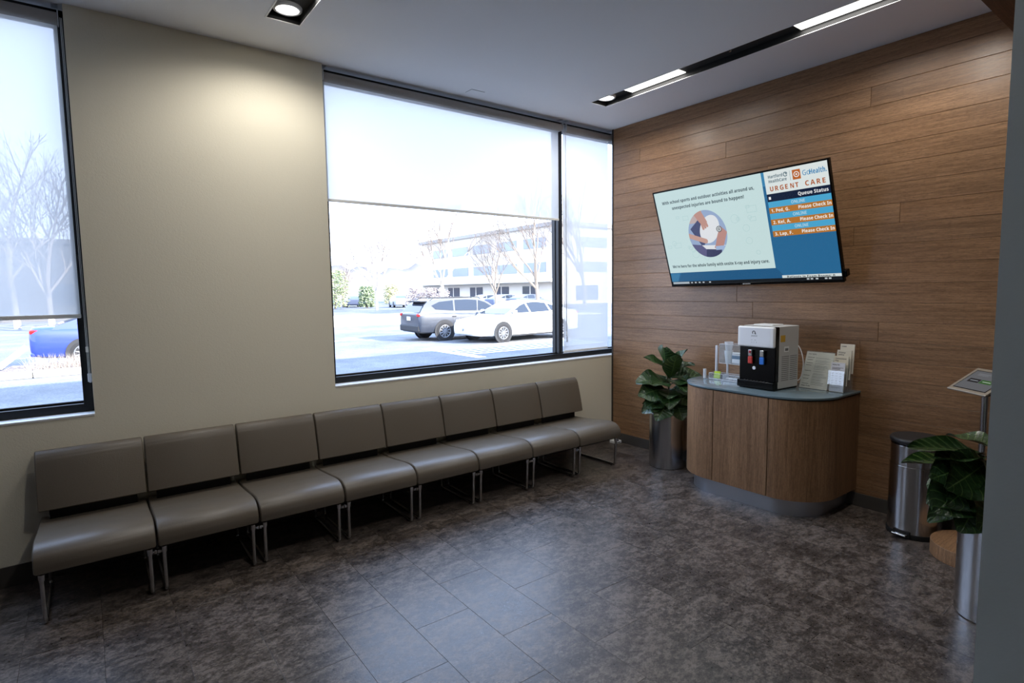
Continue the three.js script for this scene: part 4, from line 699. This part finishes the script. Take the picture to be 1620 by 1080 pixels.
const bodySection = (() => { const r = [[0, 0], [0.84, 0], [0.95, 0.06], [0.985, 0.2], [1, 0.42], [0.995, 0.62], [0.975, 0.78], [0.93, 0.9], [0.84, 0.965], [0.6, 0.99], [0, 1]]; return [...r, ...r.slice(0, -1).reverse().map(([a, b]) => [-a, b])]; })();
function cabin(outline, fz) { // outline [[x,y]...] front base -> roof -> rear base; sides lean in with height
  const pos = [], N = outline.length; const tri = (...p) => p.forEach((q) => pos.push(...q)), L = (i) => [outline[i][0], outline[i][1], fz(outline[i][1])], Rr = (i) => [outline[i][0], outline[i][1], -fz(outline[i][1])];
  for (let i = 0; i < N - 1; i++) tri(L(i), L(i + 1), Rr(i), Rr(i), L(i + 1), Rr(i + 1));
  const f = THREE.ShapeUtils.triangulateShape(outline.map((p) => new THREE.Vector2(...p)), []);
  for (const [a, b, c] of f) { tri(L(a), L(b), L(c)); tri(Rr(a), Rr(c), Rr(b)); }
  const g = new THREE.BufferGeometry(); g.setAttribute('position', new THREE.Float32BufferAttribute(pos, 3)); g.setAttribute('uv', new THREE.BufferAttribute(new Float32Array(pos.length / 3 * 2), 2)); g.computeVertexNormals(); return toCreasedNormals(g, 0.45);
}
function sidePane(poly, fz, s, off = 0.006) { const f = THREE.ShapeUtils.triangulateShape(poly.map((p) => new THREE.Vector2(...p)), []), pos = []; for (const t of f) for (const i of s > 0 ? t : [t[0], t[2], t[1]]) pos.push(poly[i][0], poly[i][1], s * (fz(poly[i][1]) + off)); const g = new THREE.BufferGeometry(); g.setAttribute('position', new THREE.Float32BufferAttribute(pos, 3)); g.computeVertexNormals(); g.setAttribute('uv', new THREE.BufferAttribute(new Float32Array(pos.length / 3 * 2), 2)); return g; }
function crossPane(a, b, fz, inset, off) { const nx = a[1] - b[1], ny = b[0] - a[0], l = Math.hypot(nx, ny) || 1; const sx = -nx / l * off, sy = -ny / l * off, P = (p, s) => [p[0] + sx, p[1] + sy, s * (fz(p[1]) - inset)]; const g = new THREE.BufferGeometry(), q = [P(a, 1), P(b, 1), P(a, -1), P(a, -1), P(b, 1), P(b, -1)]; g.setAttribute('position', new THREE.Float32BufferAttribute(q.flat(), 3)); g.computeVertexNormals(); g.setAttribute('uv', new THREE.BufferAttribute(new Float32Array(12), 2)); return g; }
const wheelGeo = (() => {
  const tyre = new THREE.LatheGeometry([[0.2, -0.1], [0.3, -0.11], [0.33, -0.085], [0.338, 0], [0.33, 0.085], [0.3, 0.11], [0.2, 0.1]].map((p) => new THREE.Vector2(...p)), 36); tyre.rotateX(Math.PI / 2);
  const spokes = []; for (let i = 0; i < 10; i++) { const g = rb(0.03 + (i % 2) * 0.008, 0.17, 0.03, 0.008, 1, 0, 0.115, 0.085); g.rotateZ((i / 10) * 2 * Math.PI); spokes.push(g); }
  const hub = new THREE.CylinderGeometry(0.045, 0.05, 0.05, 16); hub.rotateX(Math.PI / 2); hub.translate(0, 0, 0.085); spokes.push(hub);
  const ring = new THREE.TorusGeometry(0.214, 0.014, 8, 36); ring.translate(0, 0, 0.096); spokes.push(ring);
  const disc = new THREE.CylinderGeometry(0.2, 0.2, 0.05, 24); disc.rotateX(Math.PI / 2); disc.translate(0, 0, 0.02);
  return { tyre, rim: mergeGeometries(spokes.map(clean)), disc };
})();
function makeCar(kind, paintColor, detail = true) {
  const t = new THREE.Group(), wagon = kind === 'wagon', paint = MP({ color: paintColor, roughness: 0.55, metalness: 0, clearcoat: 0.8, clearcoatRoughness: 0.06 });
  const wr = wagon ? 1.06 : 1, lift = wagon ? 0.06 : 0, hw = wagon ? 0.925 : 0.93, fx = 1.42, rx = -1.4;
  const st = wagon
    ? [[-2.42, 0.5, 0.98, 0.8], [-2.38, 0.36, 1.06, 0.87], [-2.2, 0.3, 1.1, 0.91], [-1.4, 0.28, 1.1, 0.925], [0, 0.26, 1.07, 0.925], [1.0, 0.27, 1.06, 0.92], [1.6, 0.28, 1.0, 0.91], [2.1, 0.3, 0.92, 0.87], [2.35, 0.34, 0.84, 0.78], [2.42, 0.44, 0.72, 0.68]]
    : [[-2.5, 0.48, 0.9, 0.76], [-2.46, 0.36, 1.04, 0.84], [-2.25, 0.26, 1.08, 0.9], [-1.4, 0.22, 1.06, 0.93], [0, 0.2, 1.0, 0.93], [0.9, 0.2, 1.0, 0.93], [1.5, 0.21, 0.93, 0.92], [2.05, 0.24, 0.85, 0.87], [2.36, 0.26, 0.76, 0.78], [2.46, 0.34, 0.66, 0.66]];
  const body = part('body', loft(smoothStations(st, 3), bodySection), paint, t);
  const yr = wagon ? 1.58 : 1.45, yb = 0.98, fz = (y) => 0.86 - 0.26 * cl((y - yb) / (yr - yb)) ** 1.15;
  const ol = wagon ? [[1.28, 0.98], [1.05, 1.12], [0.62, 1.42], [0.3, 1.54], [-0.3, 1.6], [-1.3, 1.58], [-1.9, 1.5], [-2.12, 1.36], [-2.36, 1.04], [-2.36, 0.98]] : [[1.3, 0.94], [1.05, 1.06], [0.55, 1.32], [0.25, 1.42], [-0.3, 1.47], [-0.9, 1.43], [-1.4, 1.28], [-1.95, 1.08], [-2.05, 0.98]];
  part('cabin', cabin(ol, fz), paint, t);
  const win = wagon ? [[[0.98, 1.1], [0.5, 1.4], [0.22, 1.49], [0.12, 1.1]], [[0.06, 1.1], [0.15, 1.49], [-0.3, 1.52], [-0.82, 1.51], [-0.88, 1.12]], [[-0.96, 1.12], [-0.9, 1.5], [-1.5, 1.45], [-1.84, 1.32], [-1.7, 1.18]]] : [[[0.98, 1.04], [0.5, 1.28], [0.2, 1.37], [0.1, 1.03]], [[0.03, 1.03], [0.12, 1.38], [-0.3, 1.41], [-0.82, 1.36], [-0.92, 1.05]], [[-1.0, 1.06], [-0.9, 1.34], [-1.25, 1.24], [-1.52, 1.12]]];
  for (const s of [1, -1]) for (const w of win) part('side_window', sidePane(w, fz, s), out.carGlass, t);
  const ws = wagon ? [[1.2, 1.03], [0.36, 1.52]] : [[1.22, 0.99], [0.3, 1.4]], rw = wagon ? [[-2.14, 1.33], [-2.34, 1.07]] : [[-0.98, 1.41], [-1.9, 1.1]];
  part('windscreen', crossPane(ws[0], ws[1], fz, 0.06, 0.012), out.carGlass, t); part('rear_window', crossPane(rw[0], rw[1], fz, 0.08, 0.012), out.carGlass, t);
  for (const x of [fx, rx]) for (const s of [1, -1]) {
    const wl = new THREE.Group(); wl.name = 'wheel'; wl.position.set(x, 0.338 * wr, s * (hw - 0.09)); wl.scale.set(wr, wr, s * wr); t.add(wl);
    part('tyre', wheelGeo.tyre, out.tyre, wl); part('rim', wheelGeo.rim, out.rim, wl); part('brake_disc', wheelGeo.disc, out.clad, wl);
    const ar = new THREE.CylinderGeometry(0.4 * wr, 0.4 * wr, 0.02, 32); ar.rotateX(Math.PI / 2); ar.translate(x, 0.35 * wr, s * (hw - 0.003)); part('wheel_arch', ar, out.clad, t);
  }
  if (!detail) return t;
  for (const s of [1, -1]) {
    const mir = part('door_mirror', [rb(0.1, 0.13, 0.2, 0.04, 3, 0.92, 1.07, s * 0.98)], wagon ? out.clad : paint, t); part('mirror_stalk', rod([0.95, 1.02, s * 0.86], [0.93, 1.04, s * 0.93], 0.02, 8), out.clad, mir);
    for (const x of [0.02, -0.98]) part('door_handle', rb(0.17, 0.028, 0.03, 0.01, 2, x, 0.9, s * (hw - 0.006)), wagon ? out.clad : paint, t);
    part('headlamp', rb(0.3, 0.11, 0.14, 0.04, 2, wagon ? 2.2 : 2.16, 0.75, s * 0.72), out.lamp, t);
    part('tail_lamp', rb(0.3, 0.12, 0.16, 0.04, 2, wagon ? -2.3 : -2.34, wagon ? 0.98 : 0.94, s * 0.76), out.tail, t);
    part('sill', rbx(-1.0, 1.0, wagon ? 0.26 : 0.2, wagon ? 0.42 : 0.26, s > 0 ? hw - 0.02 : -hw - 0.004, s > 0 ? hw + 0.004 : -hw + 0.02, 0.01), wagon ? out.clad : out.clad, t);
    if (wagon) part('roof_rail', bent([[0.35, 1.53, s * 0.6], [0.25, 1.61, s * 0.6], [-1.7, 1.6, s * 0.6], [-1.85, 1.5, s * 0.6]], 0.018, 0.06, 8), out.clad, t);
    part('fog_lamp', rb(0.05, 0.07, 0.2, 0.02, 2, 2.34, 0.44, s * 0.58), out.lamp, t);
  }
  part('rear_plate', rb(0.02, 0.14, 0.31, 0.005, 1, wagon ? -2.44 : -2.5, 0.84, 0), out.plate, t);
  part('front_plate', rb(0.02, 0.13, 0.31, 0.005, 1, wagon ? 2.43 : 2.45, 0.46, 0), out.plate, t);
  for (let i = 0; i < 3; i++) part('grille_bar', rb(0.05, 0.03, 0.7, 0.01, 1, 2.42, 0.58 + i * 0.05, 0), out.clad, t);
  part('front_intake', rb(0.06, 0.1, 0.9, 0.02, 2, 2.4, 0.34, 0), out.clad, t);
  part('rear_bumper', [rbx(wagon ? -2.46 : -2.5, -2.2, wagon ? 0.36 : 0.3, wagon ? 0.6 : 0.42, -0.82, 0.82, 0.05, 3)], wagon ? out.clad : paint, t);
  if (wagon) part('rear_spoiler', rb(0.32, 0.05, 1.1, 0.02, 2, -2.06, 1.47, 0), out.clad, t);
  return t;
}
function place(car, name, x, z, heading, label, group) { car.name = numbered(name); car.position.set(x, G, z); car.rotation.y = heading; car.userData = { label, category: 'car' }; if (group) car.userData.group = group; scene.add(car); return car; }
// heading: rotation about y; 0 faces +x
place(makeCar('wagon', srgb(36, 42, 54)), 'estate_car', 7.7, -15.05, -0.05, 'dark grey estate car parked with its rear to the window');
place(makeCar('sedan', srgb(244, 244, 242)), 'sedan_car', 8.75, -13.0, Math.PI + 0.04, 'white sedan parked nose-left in front of the estate car');
place(makeCar('sedan', srgb(28, 52, 150)), 'sedan_car', -3.16, -15.6, 0.02, 'bright blue sedan seen through the left window');
const farPaint = [srgb(60, 70, 96), srgb(170, 176, 188), srgb(120, 134, 160), srgb(92, 104, 130)];
const onGround = (px, depth) => { const k = (px - 810) / 897.05 * depth; return [camera.position.x + k * 0.797 + depth * 0.6007, camera.position.z + k * 0.604 - depth * 0.7945]; };
[[560, 74], [633, 70], [775, 62], [804, 60], [838, 58]].forEach(([px, dp], i) => { const [x, z] = onGround(px, dp); place(makeCar('sedan', farPaint[i % 4], false), 'sedan_car', x, z, i < 2 ? 1.3 : 0.05, ['dark car far off left of the grey estate car', 'blue-grey car far off just behind the estate car', 'small car by the leftmost dark office window', 'small car by the bare tree before the offices', 'small pale car before the wide dark office window'][i], 'far parked cars'); });

// ---------- office buildings ----------
{
  const cx = 43.9, cz = -49.8, top = 10, t = thing('office_building', 'pale three-storey office building beyond the car park', 'building', [cx, G, cz]);
  part('wall', bx(0, 62, 0, top, -36, 0), out.stucco, t); part('parapet', [bx(-0.4, 62, top, top + 0.5, -36.4, 0.4)], out.roof, t);
  for (const y of [4.2, 7.4]) { // upper window bands, in bays
    for (let i = 0; i < 5; i++) { part('window', bx(-0.08, 0.1, y, y + 1.3, -2.5 - i * 6.2 - 4.6, -2.5 - i * 6.2), out.paleGlass, t); }
    for (let i = 0; i < 8; i++) part('window', bx(3 + i * 7, 3 + i * 7 + 5.6, y, y + 1.3, -0.1, 0.08), out.paleGlass, t);
  }
  for (let i = 0; i < 5; i++) { const w = part('window', bx(-0.08, 0.1, 0.5, 2.4, -4 - i * 6.6 - 3.4, -4 - i * 6.6), out.bandGlass, t); part('window_post', bx(-0.12, 0.1, 0.5, 2.4, -4 - i * 6.6 - 1.8, -4 - i * 6.6 - 1.6), out.stucco, w); }
  for (let i = 0; i < 8; i++) part('window', bx(3 + i * 7, 3 + i * 7 + 4, 0.5, 2.4, -0.1, 0.08), out.bandGlass, t);
  part('canopy', bx(-1.6, 0, 2.9, 3.3, -36, 0.2), out.stucco, t);
}
{
  const t = thing('low_building', 'long low grey flat-roofed building behind the left window blind', 'building', [-12, G, -52]);
  part('wall', bx(-30, 22, 0, 5.9, -16, 0), out.greyWall, t); part('roof_edge', bx(-30.3, 22.3, 5.9, 6.25, -16.3, 0.3), out.greyWall, t);
  for (let i = 0; i < 9; i++) part('window', bx(-27 + i * 5.4, -24.6 + i * 5.4, 1.2, 2.8, -0.1, 0.06), out.bandGlass, t);
}
single('wooded_ridge', (() => { const g = new THREE.PlaneGeometry(330, 1, 150, 1), pos = [], idx = []; const n = 150; for (let i = 0; i <= n; i++) { const x = -90 + i * 2.4, h = 8 + 1.4 * Math.sin(i * 0.21) + 1.1 * Math.sin(i * 0.53 + 1) + 0.8 * Math.sin(i * 1.7) + 0.5 * Math.sin(i * 3.1); pos.push(x, G, -150, x, h * 0.7, -153, x, h, -158, x, G, -176); } for (let i = 0; i < n; i++) for (let k = 0; k < 3; k++) { const a = i * 4 + k, b = a + 1, c = a + 4, d = c + 1; idx.push(a, c, b, b, c, d); } const q = new THREE.BufferGeometry(); q.setAttribute('position', new THREE.Float32BufferAttribute(pos, 3)); q.setIndex(idx); q.computeVertexNormals(); return q; })(), out.hill, 'low grey-brown wooded ridge on the horizon', 'hill');

// ---------- bare trees and shrubs ----------
function bareTree(label, x, z, hgt, pale, depth, s0) {
  seed = s0; const t = thing('bare_tree', label, 'tree', [x, G, z], 'bare winter trees'), trunk = [], twigs = [];
  const seg = (a, b, r0, r1, n, list) => { const d = b.clone().sub(a), g = new THREE.CylinderGeometry(r1, r0, d.length(), n, 1, true); g.applyQuaternion(new THREE.Quaternion().setFromUnitVectors(V(0, 1, 0), d.clone().normalize())); g.translate((a.x + b.x) / 2, (a.y + b.y) / 2, (a.z + b.z) / 2); list.push(g); };
  const grow = (p, d, len, r, k) => {
    const bend = V(rr(-0.14, 0.14), rr(0, 0.08), rr(-0.14, 0.14)), m = p.clone().addScaledVector(d, len * 0.5), d2 = d.clone().add(bend).normalize(), e = m.clone().addScaledVector(d2, len * 0.5), list = k <= 2 ? trunk : twigs, n = k <= 2 ? 7 : 4;
    seg(p, m, r, r * 0.85, n, list); seg(m, e, r * 0.85, r * 0.68, n, list);
    if (k >= depth) return;
    const c = k === 0 ? 5 : k < 5 ? 3 : 4;
    for (let i = 0; i < c; i++) { const ang = i / c * 6.28 + rr(0, 1.5), sp = i === 0 ? rr(0.05, 0.25) : rr(0.4, 0.85), sd = V(Math.cos(ang), 0, Math.sin(ang)); const nd = d2.clone().multiplyScalar(Math.cos(sp)).addScaledVector(sd, Math.sin(sp)).add(V(0, 0.12, 0)).normalize(); grow(i === 0 ? e : m.clone().lerp(e, rr(0.3, 1)), nd, len * rr(0.64, 0.86), r * (i === 0 ? 0.68 : 0.5), k + 1); }
  };
  grow(V(0, 0, 0), V(rr(-0.04, 0.04), 1, rr(-0.04, 0.04)).normalize(), hgt * 0.27, hgt * 0.017, 0);
  part('trunk', mergeGeometries(trunk.map(clean)), pale ? out.barkPale : out.bark, t); const b = part('branches', mergeGeometries(twigs.map(clean)), out.twig, t); b.userData.kind = 'stuff';
}
{
  const T = (px, dp, h, label, pale, s, dep = 6) => { const [x, z] = onGround(px, dp); bareTree(label, x, z, h, pale, dep, s); };
  T(852, 46, 11, 'bare tree in front of the office building, nearest the mullion', false, 21); T(786, 51, 8, 'bare tree between the office windows, left of the tallest one', false, 33); T(703, 52, 10, 'bare tree above the grey estate car roof', true, 45);
  T(598, 60, 10, 'bare pale tree left of the estate car, far across the car park', true, 57); T(925, 60, 13, 'bare tree showing through the narrow blind', false, 69);
  T(30, 34, 11.5, 'bare tree left of the pale trunk behind the left blind', true, 81); T(85, 30, 9.5, 'bare tree with one straight pale trunk behind the left blind', true, 93); T(545, 72, 7, 'small bare tree at the left side of the big window', false, 117, 5);
}
function shrub(label, x, z, w, h, color, s0) {
  seed = s0; const t = thing('shrub', label, 'shrub', [x, G, z], 'far shrubs'), gs = [];
  for (let i = 0; i < 900; i++) { const g = new THREE.IcosahedronGeometry(rr(0.05, 0.15), 0), a = rr(0, 6.28), y = rr(0.05, 1), q = Math.sqrt(1 - (y - 0.35) ** 2) * Math.sqrt(rnd()); g.scale(1, 0.5, 1); g.rotateX(rr(-1, 1)); g.translate(Math.cos(a) * w * q * 0.5, y * h, Math.sin(a) * w * q * 0.5); gs.push(clean(g)); }
  const f = part('foliage', mergeGeometries(gs), M({ color, roughness: 1 }), t); f.userData.kind = 'stuff'; part('stem', cyl(0.12, 0.06, h * 0.6, 0, 0, 0, 8), out.bark, t);
}
{
  const S = (px, dp, w, h, c, label, s) => { const [x, z] = onGround(px, dp); shrub(label, x, z, w, h, c, s); };
  S(533, 66, 3.4, 4.4, srgb(150, 158, 118), 'green evergreen shrub at the left jamb of the big window', 3); S(583, 68, 2, 2.6, srgb(128, 142, 112), 'small dark green shrub beside the pale tree trunk', 5); S(622, 84, 2.4, 3, srgb(176, 176, 136), 'yellow-green shrub right of the pale tree trunk', 9); S(680, 58, 5, 2.2, srgb(160, 148, 144), 'leafless brown shrub behind the estate car', 13);
}

renderer.render(scene, camera);
